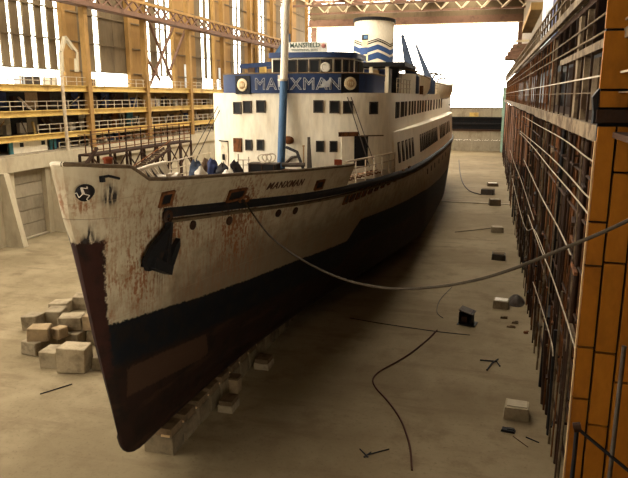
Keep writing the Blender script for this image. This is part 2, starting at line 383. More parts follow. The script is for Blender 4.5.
# gallery floors, yellow edge beams, rear wall of galleries
pl_('gallery_floor', 'conc', (XLB, 30, 8.9), (XL, YB, 9.1))
for z0, z1 in ((10.35, 11.0), (12.85, 13.5), (15.5, 16.2)):
    pl_('edge_beam', 'yellow', (XL - .3, 30, z0), (XL, YB, z1)); pl_('edge_flange', 'yellow', (XL - .3, 30, z1 - .1), (XL + .18, YB, z1)); pl_('edge_flange', 'yellow', (XL - .3, 30, z0), (XL + .18, YB, z0 + .1))
    pl_('gallery_floor', 'drust', (XLB, 30, z1 - .25), (XL - .3, YB, z1 - .05))
pl_('gallery_rear', 'frame_dark', (XLB - .2, 30, 8.9), (XLB, 84, 16.25)); pl_('gallery_rear', 'clad_or', (XLB - .2, 84, 8.9), (XLB, 112, 16.25)); pl_('gallery_rear', 'tan', (XLB - .2, 112, 8.9), (XLB, YB, 16.25))
y_ = lambda px, py, x=XL: on(px, py, 0, x).y
# level-one cladding with two small windows, door
pl_('white_cladding', 'white', (XL - .75, y_(18, 145), 9.1), (XL - .6, y_(52, 145), 10.35))
for px in (26.5, 48): pl_('small_window', 'glass', (XL - .6, y_(px - 1.8, 145), 9.75), (XL - .55, y_(px + 1.6, 145), 10.2))
pl_('blue_door', 'teal', (XL - .75, y_(55, 145), 9.1), (XL - .6, y_(61, 145), 10.35)); pl_('blue_door', 'teal', (XL - .75, y_(14, 145), 9.1), (XL - .6, y_(18, 145), 10.35))
pl_('tan_cladding', 'conc_pale', (XL - .9, y_(14, 120), 13.55), (XL - .75, y_(33, 120), 15.4)) if False else None
# upper level: pale office fronts between dark bays
for a, b_, m in ((14, 30, 'navy'), (30, 48, 'dark'), (48, 60, 'tan'), (60, 72, 'drust'), (93, 99, 'navy'), (104, 114, 'wood'), (121, 129, 'navy'), (131, 143, 'drust')):
    pl_('office_front', m, (XLB + .4, y_(a, 96), 13.6), (XLB + .5, y_(b_, 96), 15.4))
for a, b_, m in ((14, 34, 'conc_pale'), (34, 50, 'black'), (50, 60, 'conc'), (62, 72, 'drust'), (100, 106, 'conc_pale'), (132, 138, 'orust'), (140, 144, 'conc_pale'), (146, 152, 'teal')):
    pl_('office_front', m, (XLB + .4, y_(a, 122), 11.0), (XLB + .5, y_(b_, 122), 12.85))
# handrails along the three gallery edges
for z, y0, y1 in ((8.9, y_(60, 150), 130), (11.0, y_(38, 122), 150), (13.5, 52, 150), (16.2, 52, 120)):
    for dz in (.45, .95): bar('hand_rail', M['rail'], wl, (XL - .05, y0, z + dz), (XL - .05, y1, z + dz), .07)
    y = y0
    while y < y1:
        bar('rail_post', M['rail'], wl, (XL - .05, y, z), (XL - .05, y, z + .95), .08); y += 1.9
rg = random.Random(5)
for k in range(90):                            # uprights, pipes and stacked gear along the galleries
    y = 52 + k * 1.05; z0 = rg.choice([8.9, 11.0, 13.5]); m = rg.choice(['rust', 'ochre', 'wood', 'drust', 'rail', 'yellow'])
    bar('gallery_upright', M[m], wl, (XL - rg.uniform(.3, 2.5), y, z0), (XL - rg.uniform(.3, 2.5), y + rg.uniform(-.4, .4), z0 + rg.uniform(1.2, 1.8)), rg.uniform(.06, .2))
for k in range(60):
    y = 52 + k * 1.6; z0 = rg.choice([8.9, 11.0, 13.5]); m = rg.choice(['wood', 'tan', 'navy', 'cloth', 'drust', 'conc', 'rust']); w = rg.uniform(.4, 1.2); x = XL - rg.uniform(1.6, 2.6)
    pl_('stacked_gear', m, (x - .5, y, z0), (x, y + w, z0 + rg.uniform(.5, 1.5)))
# columns
for k in range(1, 9):
    y = 55.4 + k * 13.8; w = .26
    pl_('steel_column', 'ochre', (XL - .35, y - w, 8.9), (XL + .35, y + w, 40)); pl_('column_flange', 'ochre', (XL + .35, y - w - .1, 8.9), (XL + .42, y + w + .1, 40))
for px, m in ((62.5, 'ochre'), (127.5, 'ochre'), (172.5, 'ochre'), (213, 'ochre'), (256, 'ochre')):
    y = y_(px, 40, XLB + .4); pl_('side_column', m, (XLB + .2, y - .35, 16.2), (XLB + .8, y + .35, 40))
# cladding strips (G = glazing strip, D = brown sheet, O = ochre sheet), read along the wall
STR = [(-20, 'D'), (-14, 'G'), (-10, 'D'), (-3, 'G'), (1, 'D'), (9, 'G'), (12.5, 'D'), (20.5, 'G'), (24.7, 'D'), (31.6, 'G'), (37, 'D'), (43.8, 'G'), (49, 'D'), (56, 'G'), (60.5, 'O'), (78, 'D'), (83, 'G'), (88, 'D'),
       (94, 'G'), (99.6, 'D'), (113, 'D'), (126, 'O'), (144, 'D'), (146, 'G'), (150.3, 'D'), (156.5, 'G'), (159.8, 'D'), (161, 'G'), (165.3, 'D'), (167, 'G'), (171, 'D'), (175, 'O'), (195, 'D'),
       (201, 'G'), (204.2, 'D'), (206.5, 'G'), (210, 'D'), (213, 'O'), (230, 'D'), (233.3, 'G'), (236.8, 'D'), (238, 'G'), (240.8, 'D'), (244, 'O'), (256, 'D'), (258.7, 'G'), (261.2, 'D'), (262.2, 'G'), (264.5, 'D'), (267, 'O'), (276, 'D'), (281, 'G'), (283.5, 'D'), (285, 'G'), (287, 'O'), (296, 'D'), (308, None)]
ZR = [16.25, 18.1, 21.6, 25.1, 28.6, 32.1, 36.0, 40.2]
for (a, k), (b_, _) in zip(STR, STR[1:]):
    ya, yb = y_(a, 45, XLB), min(y_(b_, 45, XLB), YB)
    for i, (z0, z1) in enumerate(zip(ZR, ZR[1:])):
        kk = k
        if i == 0 and ((a < 60) or 85 < (a + b_) / 2 < 126 or 150 < a < 170 or a > 200): kk = 'G'
        if i <= 2 and k == 'O' and 175 <= a < 290: pass
        if kk == 'G': pl_('glazing_pane', 'pane', (XLB - .1, ya, z0 + .03), (XLB - .05, yb, z1 - .03))
        else: pl_('cladding_panel', 'clad_or' if kk == 'O' else 'clad', (XLB - .15, ya + .02, z0 + .03), (XLB + .03 + random.uniform(0, .06), yb - .02, z1 - .03))
for z in ZR[1:-1]: bar('wall_girt', M['clad'], wl, (XLB + .15, 20, z), (XLB + .15, YB, z), .2, .16)
# two short glazed panes in the ochre sheets
for a, b_ in ((185, 188.5), (219, 223)):
    ya, yb = y_(a, 80, XLB + .2), y_(b_, 80, XLB + .2); pl_('glazing_pane', 'paleblue', (XLB + .12, ya, 16.4), (XLB + .16, yb, 20.2))
# X bracing in front of the wall
for (ax, ay, bx, by) in ((146, 14, 172, 80), (175, 22, 148, 90), (143, 52, 160, 80), (190, 18, 170, 70)):
    bar('wind_brace', M['girder'], wl, on(ax, ay, 0, XL - 1.2), on(bx, by, 0, XL - 1.2), .3)
# crane rail: a lattice girder running along the wall
z0, z1 = 25.6, 27.2
ya, yb = 40.0, 178.0
for z in (z0, z1): bar('rail_chord', M['ochre'] if z == z1 else M['girder'], wl, (XL + .9, ya, z), (XL + .9, yb, z), .35)
n = 56; st = (yb - ya) / n
for i in range(n):
    y = ya + i * st
    bar('rail_lattice', M['girder'], wl, (XL + .9, y, z0), (XL + .9, y + st, z1) if i % 2 else (XL + .9, y + st, z1), .2)
    bar('rail_lattice', M['girder'], wl, (XL + .9, y + st, z0), (XL + .9, y, z1), .2)
pl_('rail_bracket', 'girder', (XL - .3, ya, 25.2), (XL + 1.2, yb, 25.4))
# gabled hoist frame
g0, g1, gt = on(62, 72, 0, XL + .3), on(77, 72, 0, XL + .3), on(64.5, 37, 0, XL + .3)
e1 = on(76, 52, 0, XL + .3); e0 = on(61, 52, 0, XL + .3)
hf = thing('hoist_frame', 'ochre gable-topped hoist frame standing on the left gallery beam', 'frame', (XL + .3, g0.y, 16.2))
for a, b_ in ((g0, e0), (e0, gt), (gt, e1), (e1, g1)): bar('frame_bar', M['conc_pale'], hf, a, b_, .36)
piece('hoist_plate', M['clad_or'], hf, (e0 + e1) / 2 + Vector((0, 0, -.2)), (.12, abs(e1.y - e0.y) - .4, .9))
# pale teal pole standing on the coping
pp = on(68.5, 158, 0, XL + .6); pt = on(65.5, 70, 0, XL + .6)
po = B().tube([(pp.x, pp.y, 8.9), (pp.x, pp.y, pt.z)], .19, 10).build('service_pole', M['rail'], None, (pp.x, pp.y, 8.9)); tag(po, 'tall pale service pole standing on the left coping before the galleries', 'pole')
# clutter on the top gallery beam
for i, (px, w) in enumerate(((20, 5), (33, 9), (50, 10), (90, 6))):
    p = on(px, 82, 0, XL - 1.5); m = ('paleblue', 'frame_dark', 'white', 'tan')[i]
    c = thing('storage_crate', ('pale blue crate at the far left of the top gallery', 'dark open crate on the top gallery, second from the left', 'long white crate on the top gallery near the hoist frame', 'small tan crate on the top gallery right of the big ochre column')[i], 'crate', (p.x, p.y, 16.2))
    ww = w * .13
    piece('crate_body', M[m], c, (p.x, p.y, 16.2 + .4), (1, ww, .8)); piece('crate_lid', M[m], c, (p.x, p.y, 16.2 + .84), (1.08, ww + .08, .08)); 
    for s in (-1, 1): piece('crate_batten', M['wood'], c, (p.x + .52, p.y + s * ww * .35, 16.6), (.05, .12, .8))

# --- right side: rear wall, roof side gallery
wr = sempty('wall_right', (XR + 4, 60, 0))
def pr_(nm, m, lo, hi): return pane_b2(nm, M[m], wr, lo, hi)
pr_('dock_wall', 'drust', (XR + 2.6, 8, 0), (XR + 3.4, YB, 14))
pr_('gallery_rear', 'dark', (XR + 3.4, -16, 14), (XR + 3.6, YB, 18.4))
pr_('upper_rear', 'clad', (XR + 3.4, -16, 18.4), (XR + 3.6, YB, 40.2))
pr_('gallery_floor', 'drust', (XR - .2, 8, 13.9), (XR + 3.4, YB - 8, 14.05))
pr_('gallery_floor', 'drust', (XR - .1, 8, 18.2), (XR + 3.4, YB - 8, 18.45))
sca = thing('dock_scaffold', 'long rusty gallery scaffold lining the right side of the dock', 'scaffold', (XR, 60, 0))
def ps_(nm, m, lo, hi): return pane_b2(nm, M[m], sca, lo, hi)
ry = random.Random(3)
y = 20.5; i = 0
while y < 176:                                # dark sheet piling behind the poles
    w = 1.5; m = ry.choice(['drust', 'drust', 'black', 'black', 'wood', 'drust', 'frame_dark']); d = ry.uniform(0, .5)
    ps_('sheet_pile', m, (XR + 1.5 + d, y, 0), (XR + 1.75 + d, y + w - .12, 13.6)); y += w
y = 23.0
while y < 176:                                # upright poles, front and rear row
    j = ry.uniform(-.3, .3); m = ry.choice(['drust', 'rust', 'drust', 'black', 'drust', 'drust'])
    r = ry.choice([.11, .14, .2])
    bar('upright_pole', M[m], sca, (XR + ry.uniform(-.08, .25), y + j, 0), (XR + ry.uniform(-.05, .2), y + j + ry.uniform(-.15, .15), 13.4), r, None, 'cyl')
    if y < 110: bar('upright_pole', M[ry.choice(['drust', 'wood', 'rust'])], sca, (XR + .9, y + .8 + j, 0), (XR + .9, y + .8 + j, 13.4), .16, None, 'cyl')
    y += 1.45 if y < 70 else 2.6
for z in (1.6, 3.4, 5.2, 7.0, 8.8, 10.6, 12.2): bar('ledger_pipe', M['drust'], sca, (XR + .05, 21, z), (XR + .05, 176, z), .11, None, 'cyl')
for k in range(60):                           # short transoms between the rows
    yy = 22 + k * 1.4; z = ry.choice([1.7, 3.5, 5.3, 7.1, 8.9, 10.7, 12.3]); bar('transom_pipe', M['drust'], sca, (XR - .1, yy, z), (XR + 1.4, yy, z), .12, None, 'cyl')
for k in range(110):                          # thin rods, clamps and boards caught among the poles
    yy = 22 + 75 * (k / 110) ** 1.3 + ry.uniform(-.4, .4); z = ry.uniform(.5, 12.6)
    if k % 3: bar('clamp_bar', M[ry.choice(['drust', 'black', 'wood', 'rust'])], sca, (XR - .12, yy, z), (XR - .12 + ry.uniform(0, .2), yy + ry.uniform(.5, 1.6), z + ry.uniform(-.15, .15)), ry.uniform(.06, .14))
    else: bar('thin_rod', M[ry.choice(['drust', 'wood', 'rust', 'beamw'])], sca, (XR - .1, yy, max(0, z - 5)), (XR - .1, yy + ry.uniform(-.5, .5), min(13.4, z + 4)), ry.uniform(.05, .09))
y = 57.0
while y < 172: ps_('rust_sheet', 'orust', (XR + .02, y, max(4.0, 9.0 - (y - 57) * .09)), (XR + .06, y + 3.5 if ry.random() < .7 else y + 2.2, 13.3)); y += 4.0
y = 21.5
while y < 176: ps_('deck_beam', 'beamw', (XR - .25, y, 13.58 + ry.uniform(-.05, .05)), (XR + .3, y + 5.92, 14.1)); y += 6.0
y = 8.0
while y < 176: ps_('fascia_board', 'beamw', (XR - .4, y, 18.42), (XR - .2, y + 7.95, 18.75)); y += 8.0
y = 10.0
while y < 35.5: ps_('lintel_beam', 'beamw', (XR - .15, y, 16.48), (XR + .2, y + 6.45, 16.75)); y += 6.5
for px, hw in ((576.5, .36), (584, .1), (552, .34), (538, .35), (530, .4), (524, .5), (518, .6)): y = on(px, 82, 0, XR).y; ps_('gallery_post', 'beamw', (XR - .05, y - hw, 14.1), (XR + .15, y + hw, 18.2))
y = 12.0
while y < 170:
    ps_('gallery_rod', 'drust' if y < 40 else 'rust', (XR - .12, y - .03, 14.1), (XR - .04, y + .03, 18.2)); y += 2.6
for z, m, w in ((15.62, 'rail', .05), (15.1, 'wood', .04), (16.95, 'wood', .06), (17.5, 'wood', .06)): bar('gallery_rail', M[m], sca, (XR - .14, 8, z), (XR - .14, 176, z), w)
for y, m in ((22.5, 'navy'), (28, 'navy'), (35, 'navy'), (45, 'wood'), (58, 'drust'), (70, 'wood'), (85, 'rust'), (105, 'drust')): ps_('rear_sheet', m, (XR + 3.0, y, 14.1), (XR + 3.1, y + 4, 17.4))
# upper walkway: rails, posts and pale blue sheets
for z in (19.35, 19.95): bar('walkway_rail', M['wood'], sca, (XR - .3, 8, z), (XR - .3, 176, z), .09)
y = 9.0
while y < 176: bar('walkway_post', M['wood'], sca, (XR - .3, y, 18.75), (XR - .3, y, 20.0), .1); y += 2.2
for a, b_, m in ((48, 53.5, 'paleblue'), (44, 47.9, 'navy'), (54, 58, 'paleblue')): ps_('walkway_sheet', m, (XR + .2, a, 18.75), (XR + .3, b_, 24.5))
y = 14.0
while y < 44: ps_('walkway_pillar', 'wood', (XR + .3, y, 18.75), (XR + .65, y + .5, 24)); y += 2.6
for z in (20.8, 22.4, 23.8): bar('walkway_beam', M['wood'], sca, (XR + .5, 12, z), (XR + .5, 60, z), .3, .25)
bar('walkway_beam', M['ochre'], sca, on(527, 30, 1, 60), on(537, 6, 1, 50), .8, .5)
# platform bracketed out near the far end
pf = thing('corbel_platform', 'brown stepped platform jutting from the right wall near the far opening', 'platform', (XR, 120, 24))
a = on(505, 57, 1, 120); b_ = on(535, 44, 1, 120)
for k in range(4):
    zz = a.z - .2 + k * .62; x0 = a.x + k * .38; piece('platform_board', M['girder'], pf, ((x0 + XR + 2.4) / 2, 120, zz), (XR + 2.4 - x0, 6, .58))
piece('platform_rim', M['girder_lt'], pf, ((a.x + 1.4 + XR + 2.0) / 2, 117.2, a.z + 2.4), (XR + .6 - a.x, .5, .35)); piece('platform_wedge', M['beamw'], pf, (a.x + 2.2, 116.9, a.z + 1.5), (.9, .3, .3))
bar('platform_brace', M['girder'], pf, (XR + 2.3, 120, a.z - 3), (a.x + 1.5, 120, a.z - .4), .4)
# hoses and ropes draped along the scaffold
def line_on(name, label, cat, pxs, ax, v, r, m, group=None, k=6):
    pts = [on(x, y, ax, v) for x, y in pxs]
    o = B().tube(spline(pts, k), r, 6).build(name, M[m], None, pts[0]); return tag(o, label, cat, group)
xh = XR - .22
for lab, pxs in (('topmost pale hose drooping under the white beam of the right scaffold', [(523, 116), (536, 124), (547, 130), (566, 141), (585, 156), (596, 163)]),
                 ('pale hose sagging second below the white beam on the right scaffold', [(520, 131), (531.6, 140.5), (547, 153.5), (565.7, 172), (585, 194), (594, 200)]),
                 ('pale hose sagging third below the white beam on the right scaffold', [(520, 133), (533, 147), (548.7, 166.6), (573.5, 195.4), (594, 221.6)]),
                 ('pale hose slanting down the middle of the right scaffold poles', [(524, 160), (530, 173), (542, 198), (558, 227), (571, 255)]),
                 ('thin pale line slanting over the orange rusty sheets', [(510, 150), (514.6, 164), (521, 180), (534, 220)]),
                 ('pale kinked cord below the orange rusty sheets', [(512, 178), (516, 195), (525, 227), (534, 229.5), (545, 255)]),
                 ('long pale hose running down to the foot of the near right scaffold', [(528, 215), (540, 247.5), (548, 266), (556, 288), (566, 318), (575, 348), (578, 362)]),
                 ('short pale cord low on the near right scaffold', [(533, 282), (540, 303), (551, 340), (553, 356)])):
    line_on('draped_hose', lab, 'hose', pxs, 0, xh, .03, 'conc')
# loose pipes leaning on the scaffold
for lab, a, b_, r, m in (('dark pipe standing loose at the foot of the right scaffold', (548.5, 435), (556, 330), .10, 'black'), ('pale weathered pipe leaning low on the near right scaffold', (563, 418), (577, 345), .11, 'wood'),
                      ('thick brown pole leaning beside the dark pipe at the scaffold foot', (543, 404), (547, 330), .13, 'drust')):
    p = fl(*a, 0.05); q = on(b_[0], b_[1], 1, p.y + .5); o = B().tube([p, q], r, 8).build('leaning_pipe', M[m], None, p); tag(o, lab, 'pipe')
# amber steel column beside the camera
YC = 19.0
ck = lambda px, py: on(px, py, 1, YC)
c0 = ck(590, 200); cl = thing('crane_column', 'amber steel box column with dark seams at the right edge', 'column', (c0.x, YC, 0))
X0 = c0.x; top = 14.1
piece('column_core', M['black'], cl, (X0 + 1.0, YC + .2, 7.0), (1.94, .16, 14.0)); piece('column_core', M['black'], cl, (ck(600, 70).x + .88, YC + .2, 19), (1.6, .16, 10.2))
def rows(x0, x1, zs, y=YC):
    for z0, z1 in zip(zs, zs[1:]): piece('column_panel', M['crane'], cl, ((x0 + x1) / 2, y + .05, (z0 + z1) / 2), (x1 - x0 - .07, .14, abs(z1 - z0) - .07))
ZB = ck(592, 116).z; zz = lambda y_: ck(595, y_).z
rows(X0, X0 + .5, [.6, zz(400), zz(348), zz(266), zz(222), ZB - .25]); rows(X0 + .5, X0 + 1.1, [.6, zz(425), zz(352), zz(262), zz(172), ZB - .25]); rows(X0 + 1.1, X0 + 2, [.6, zz(380), zz(240), ZB - .25])
X1 = ck(600, 70).x
rows(X1, X1 + .8, [ZB + .2, zz(90), zz(30), 24]); rows(X1 + .8, X1 + 1.7, [ZB + .2, zz(40), 24])
piece('column_edge', M['tan'], cl, (X0 - .01, YC + .02, 7.2), (.03, .1, 13.2))
gb = B().prism([(X0 - .12, YC - .02, ZB - .2), (X1 + .1, YC - .02, ZB - .2), (X1 + .05, YC - .02, ZB + .75), (X1 - .12, YC - .02, ZB + .5), (X0 - .12, YC - .02, ZB + .1)], (0, .3, 0)); gb.build('column_gusset', M['black'], cl)
piece('column_bracket', M['drust'], cl, (X0 + .95, YC + .05, ZB), (2.0, .3, .34)); piece('column_base', M['drust'], cl, (X0 + 1, YC + .3, .3), (2.2, 1.5, .6))
# guard rail at lower right
gr = thing('guard_rail', 'dark sloping guard rail with a grey post in the lower right corner', 'railing', (4, 16, 1))
a, b_ = on(577, 428, 1, 17.5), on(630, 472, 1, 17.0)
bar('top_rail', M['black'], gr, a, b_, .1, None, 'cyl'); bar('rail_knob', M['drust'], gr, a - Vector((.1, 0, 0)), a + Vector((.1, 0, .05)), .28, None, 'cyl')
p = on(612, 455, 1, 17.2); bar('guard_post', M['frame_dark'], gr, (p.x, p.y, 0), (p.x, p.y, on(612, 345, 1, 17.2).z), .12, None, 'cyl')
bar('guard_post', M['black'], gr, (a.x, a.y, 0), a, .12, None, 'cyl')
# green post by the gate, thin cable to the stern
p = on(505, 98, 1, 183); gp = B().box((p.x, 183, p.z - 1.0), (1.2, .8, 7.0)).box((p.x, 183, p.z + 2.6), (1.5, 1.0, .3)).box((p.x, 183, (p.z - 4.5) / 2), (.9, .7, p.z - 4.5)).build('gate_post_cabinet', M['green'], None, (p.x, 183, 0)); tag(gp, 'pale green post standing at the right end of the dock gate', 'post')

# ================================================================== THE SHIP
SX = -12.95; BOW = 17.4; ZK = 1.2; STERN = 122.4
T_DECK = smooth_tab([(0, 0), (.15, .35), (.6, .65), (1.5, .9), (4.6, 1.25), (8.6, 2.1), (13.6, 4.0), (19.4, 5.35), (28, 6.6), (38, 7.2), (52, 7.45), (65, 7.6), (105, 7.6)])
T_RAIL = smooth_tab([(0, 0), (.15, .5), (.6, .8), (1, .95), (2.5, 1.4), (4.2, 1.75), (6.2, 2.1), (9.3, 2.95), (12.8, 4.25), (18.2, 5.6), (24.6, 6.6), (38, 7.2), (105, 7.6)])
T_WL = smooth_tab([(0, 0), (.25, .28), (1, .5), (5, 1.1), (10, 2.1), (20, 4.3), (30, 6.1), (40, 7.15), (50, 7.55), (105, 7.6)])
T_LOW = smooth_tab([(0, 0), (.25, .16), (1, .28), (5, .6), (10, 1.2), (20, 3.0), (30, 5.2), (40, 6.9), (50, 7.4), (105, 7.55)])
T_KEEL = smooth_tab([(0, .0), (.3, .12), (5, .2), (20, .6), (35, 3.2), (50, 6.2), (105, 6.6)])
T_STEM = [(1.05, 3.6), (1.2, 3.2), (1.28, 2.8), (1.4, 2.5), (1.6, 2.28), (1.9, 2.1), (2.28, 1.98), (3.0, 1.83), (3.6, 1.72), (6.6, 1.05), (10, .42), (11.1, .15), (12.9, 0), (13.5, -.05)]
T_ZD = smooth_tab([(17, 11.15), (22, 10.65), (26, 10.3), (31, 10.0), (36.8, 9.75), (45, 9.5), (55, 9.2), (69, 8.95), (85, 8.8), (100, 8.85), (123, 9.3)])
T_ZR = [(17, 12.92), (18.2, 12.75), (19.3, 12.62), (20.2, 12.1), (21, 12.0), (23.6, 11.8), (26.7, 11.6), (30.2, 11.4), (35.6, 11.15), (42, 11.0), (50, 10.8)]
def ystem(z): return BOW + interp(z, T_STEM)
def stern_f(y, z):
    k = min(max((z - 1.2) / 7.0, 0), 1); a = 84 + 8 * k; e = 114 + 10.3 * k ** .5
    if y <= a: return 1.0
    if y >= e: return 0.0
    u = (y - a) / (e - a); return max(0.0, 1 - u ** (1.8 + 1.0 * k)) ** .75
def zd(y): return interp(y, T_ZD)
def zr(y): return interp(y, T_ZR)
def hb(y, z):
    d = y - ystem(z)
    if d <= 0: return 0.0
    D = zd(y)
    if z > D:
        t = min((z - D) / 1.4, 1.6); r = interp(d, T_DECK) + (interp(d, T_RAIL) - interp(d, T_DECK)) * t
    elif z > 5.5:
        w = interp(d, T_WL); r = w + (interp(d, T_DECK) - w) * ((z - 5.5) / (D - 5.5)) ** 1.5
    elif z > 2.4:
        l = interp(d, T_LOW); r = l + (interp(d, T_WL) - l) * ((z - 2.4) / 3.1) ** .8
    else:
        k = interp(d, T_KEEL); l = max(interp(d, T_LOW), k); u = min(max((2.4 - z) / 1.2, 0), 1); r = k + (l - k) * sqrt(max(0, 1 - u * u))
    return r * stern_f(y, z)
def hull_hit(px, py):                         # where a sight line meets the port side
    d = ray(px, py); f = lambda t: (EYE + d * t).x - (SX + hb((EYE + d * t).y, (EYE + d * t).z))
    t = 15.0; prev = t
    while t < 150:
        P = EYE + d * t
        if P.y > ystem(P.z) - .2 and f(t) < 0 : break
        prev = t; t += .1
    a, b_ = prev, t
    for _ in range(30):
        m = (a + b_) / 2
        if f(m) > 0: a = m
        else: b_ = m
    return EYE + d * a
def hull_n(P):
    e = .05; y, z = P.y, P.z
    ny = (hb(y + e, z) - hb(y - e, z)) / (2 * e); nz = (hb(y, z + e) - hb(y, z - e)) / (2 * e)
    return Vector((1, -ny, -nz)).normalized()
def hp(y, z, off=0.0):
    P = Vector((SX + hb(y, z), y, z)); return P + hull_n(P) * off if off else P
# painted waterline (height of the lower edge of the white), fitted along the port side
WLPX = [(107, 325), (160, 309), (200, 297), (250, 279), (300, 259), (325, 250), (347, 241), (361, 219), (402, 202.5), (425, 190), (440, 178)]
WLT = [(16.0, 7.3)] + [(p.y, p.z) for p in (hull_hit(*q) for q in WLPX)] + [(123, 4.6)]
STEMPX = [(105, 243), (106, 290), (110, 345), (114, 378)]
STT = sorted([(p.z, p.y) for p in (hull_hit(*q) for q in STEMPX)])
RUSTPX = [(233, 226, .45, .9), (229, 242, .45, .7), (245, 222, .35, .9), (241, 238, .35, .7), (168, 222, .35, .8), (175, 235, .4, .6), (306, 232, .4, .5), (370, 195, .8, .5), (110, 172, .3, .3), (300, 178, .5, .4), (265, 183, .4, .4), (335, 176, .6, .4), (150, 272, .9, 1.0), (138, 285, .7, .9), (150, 228, .6, .5), (140, 208, .5, .6), (168, 206, .7, .9), (180, 225, .8, .6), (236, 200, .9, 1.0), (245, 208, .8, .8), (120, 275, .5, .8), (106, 250, .3, .9), (106, 290, .3, .9), (108, 320, .3, .9), (75, 200, .35, .6), (88, 205, .2, .9),
          (120, 212, 1.0, .5), (225, 240, 1.0, .6), (240, 230, .8, .7), (262, 215, .7, .4), (290, 205, .8, .6), (205, 235, .8, .5), (330, 240, 1.2, .4), (318, 190, .5, .6), (135, 255, .5, .6), (360, 205, 1.5, .4), (400, 185, 2, .4), (190, 260, 1.6, .35), (250, 245, 1.5, .4)]
SOOTPX = [(110, 190, .14, 1.0), (110, 197, .16, 1.1), (106, 198.5, .09, 1.0), (114, 198, .12, 1.0), (89, 238, .1, 1.1), (90, 228, .08, .9), (84, 245, .1, .9), (93, 245, .12, 1.0), (100, 244, .1, .9), (160, 262, .5, .4), (240, 208, .4, .3), (166, 206, .3, .5)]
RP = [(*((lambda p: (p.y, p.z))(hull_hit(a, b_))), r, s) for a, b_, r, s in RUSTPX]
SP = [(*((lambda p: (p.y, p.z))(hull_hit(a, b_))), r, s) for a, b_, r, s in SOOTPX]
def blob(y, z, L, sz=1.6):
    v = 0
    for a, b_, r, s in L:
        q = ((y - a) ** 2 + ((z - b_) / sz) ** 2) / (r * r)
        if q < 5: v += s * math.exp(-q)
    return v
def paint_attrs(o, port_only=True):
    me = o.data; org = WL[o.name]; n = len(me.vertices); A = {k: [0.0] * n for k in ('wl', 'rust', 'soot', 'stem', 'below', 'bowpatch')}
    for i, v in enumerate(me.vertices):
        y, z = v.co.y + org.y, v.co.z + org.z
        A['wl'][i] = z - interp(y, WLT); A['rust'][i] = blob(y, z, RP); A['soot'][i] = blob(y, z, SP)
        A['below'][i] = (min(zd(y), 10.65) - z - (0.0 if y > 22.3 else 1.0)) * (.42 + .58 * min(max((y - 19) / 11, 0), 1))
        A['bowpatch'][i] = min(25.2 - .4 * (z - 4) - y, A['wl'][i] + 3.1, -1.9 - A['wl'][i], y - 19.6)
        ys = interp(z, STT)
        A['stem'][i] = min(ys - y, STT[-1][0] + .1 - z) if z > STT[0][0] else -1.0
    for k, a in A.items():
        at = me.attributes.new(k, 'FLOAT', 'POINT'); at.data.foreach_set('value', a)
ship = thing('passenger_ship', 'big rusting white passenger ship with blue bridge resting on keel blocks', 'ship', (SX, 60, ZK))
# --- hull shell up to the deck edge
def stations():
    s = [0, .03, .08, .15, .25, .4, .6, .8, 1.0]; y = 1.25
    while y < 30: s.append(y); y += .28
    while y < 105: s.append(y); y += 1.0
    s.append(105.0); return s
ST = stations()
NZ = 56
def zlev(j, D): t = j / NZ; return ZK + (D - ZK) * t ** 1.12
def side(sgn, b):
    vs = []
    for s in ST:
        for j in range(NZ + 1):
            D0 = zd(BOW + s); z = zlev(j, D0); y0 = ystem(z); y = y0 + s * (STERN - y0) / 105.0
            if j == NZ: z = zd(y)
            vs.append((SX + sgn * hb(y, z), y, z))
    n = NZ + 1; fs = []
    for i in range(len(ST) - 1):
        for j in range(NZ): fs.append((i * n + j, (i + 1) * n + j, (i + 1) * n + j + 1, i * n + j + 1))
    b.add(vs, fs, 0, True)
    return [vs[i * n] for i in range(len(ST))], [vs[i * n + NZ] for i in range(len(ST))]
hbm = B(); kp, dp = side(1, hbm); ks, ds = side(-1, hbm)
hbm.strip(ks, kp); hull = hbm.build('hull', M['hull'], ship); paint_attrs(hull)
db = B(); db.strip([Vector(p) - Vector((0, 0, .03)) for p in ds], [Vector(p) - Vector((0, 0, .03)) for p in dp]); db.build('main_deck', M['wood'], ship)
# --- bulwark (solid up to the rail gap), with thickness, cap rail and stays
def rail_pts(sgn, y1, inset=0.0, dz=0.0, z_at=None):
    out = []
    for s in [0, .03, .08, .15, .25, .4, .6, .8, 1.0, 1.3, 1.6, 1.9, 2.0, 2.2, 2.5, 2.8, 3.2, 3.6] + [4 + .5 * k for k in range(60)]:
        y = BOW + s
        if y > y1 + .01: break
        z = (zd(y) if z_at == 'deck' else zr(y)) + dz; yy = max(y, ystem(z))
        out.append(Vector((SX + sgn * max(hb(yy, z) - inset, 0), yy + (inset if s < .6 else 0), z)))
    return out
YP = hull_hit(351, 176).y
def bulwark(sgn, y1):
    b = B()
    ys = [p.y for p in rail_pts(sgn, y1)]; lev = 14; vo = []; vi = []
    for q, s in enumerate(ys):
        for j in range(lev + 1):
            t = j / lev; D = zd(s); z = D + (zr(s) - D) * t; y = ystem(z) + (s - ystem(zr(s))) if s < 19 else s
            vo.append(Vector((SX + sgn * hb(y, z), y, z))); vi.append(Vector((SX + sgn * max(hb(y, z) - .12, 0), y + (.12 if s < 18.2 else 0), z)))
    n = lev + 1; F = [(i * n + j, (i + 1) * n + j, (i + 1) * n + j + 1, i * n + j + 1) for i in range(len(ys) - 1) for j in range(lev)]
    b.add(vo, F, 0, True); b.add(vi, F, 0, True)
    top = [vo[i * n + lev] for i in range(len(ys))]; topi = [vi[i * n + lev] for i in range(len(ys))]; b.strip(top, topi)
    e = (len(ys) - 1) * n; b.strip([vo[e + j] for j in range(n)], [vi[e + j] for j in range(n)], 0, False)
    return b, top
bp, topp = bulwark(1, YP); o = bp.build('bulwark', M['hull'], ship); paint_attrs(o)
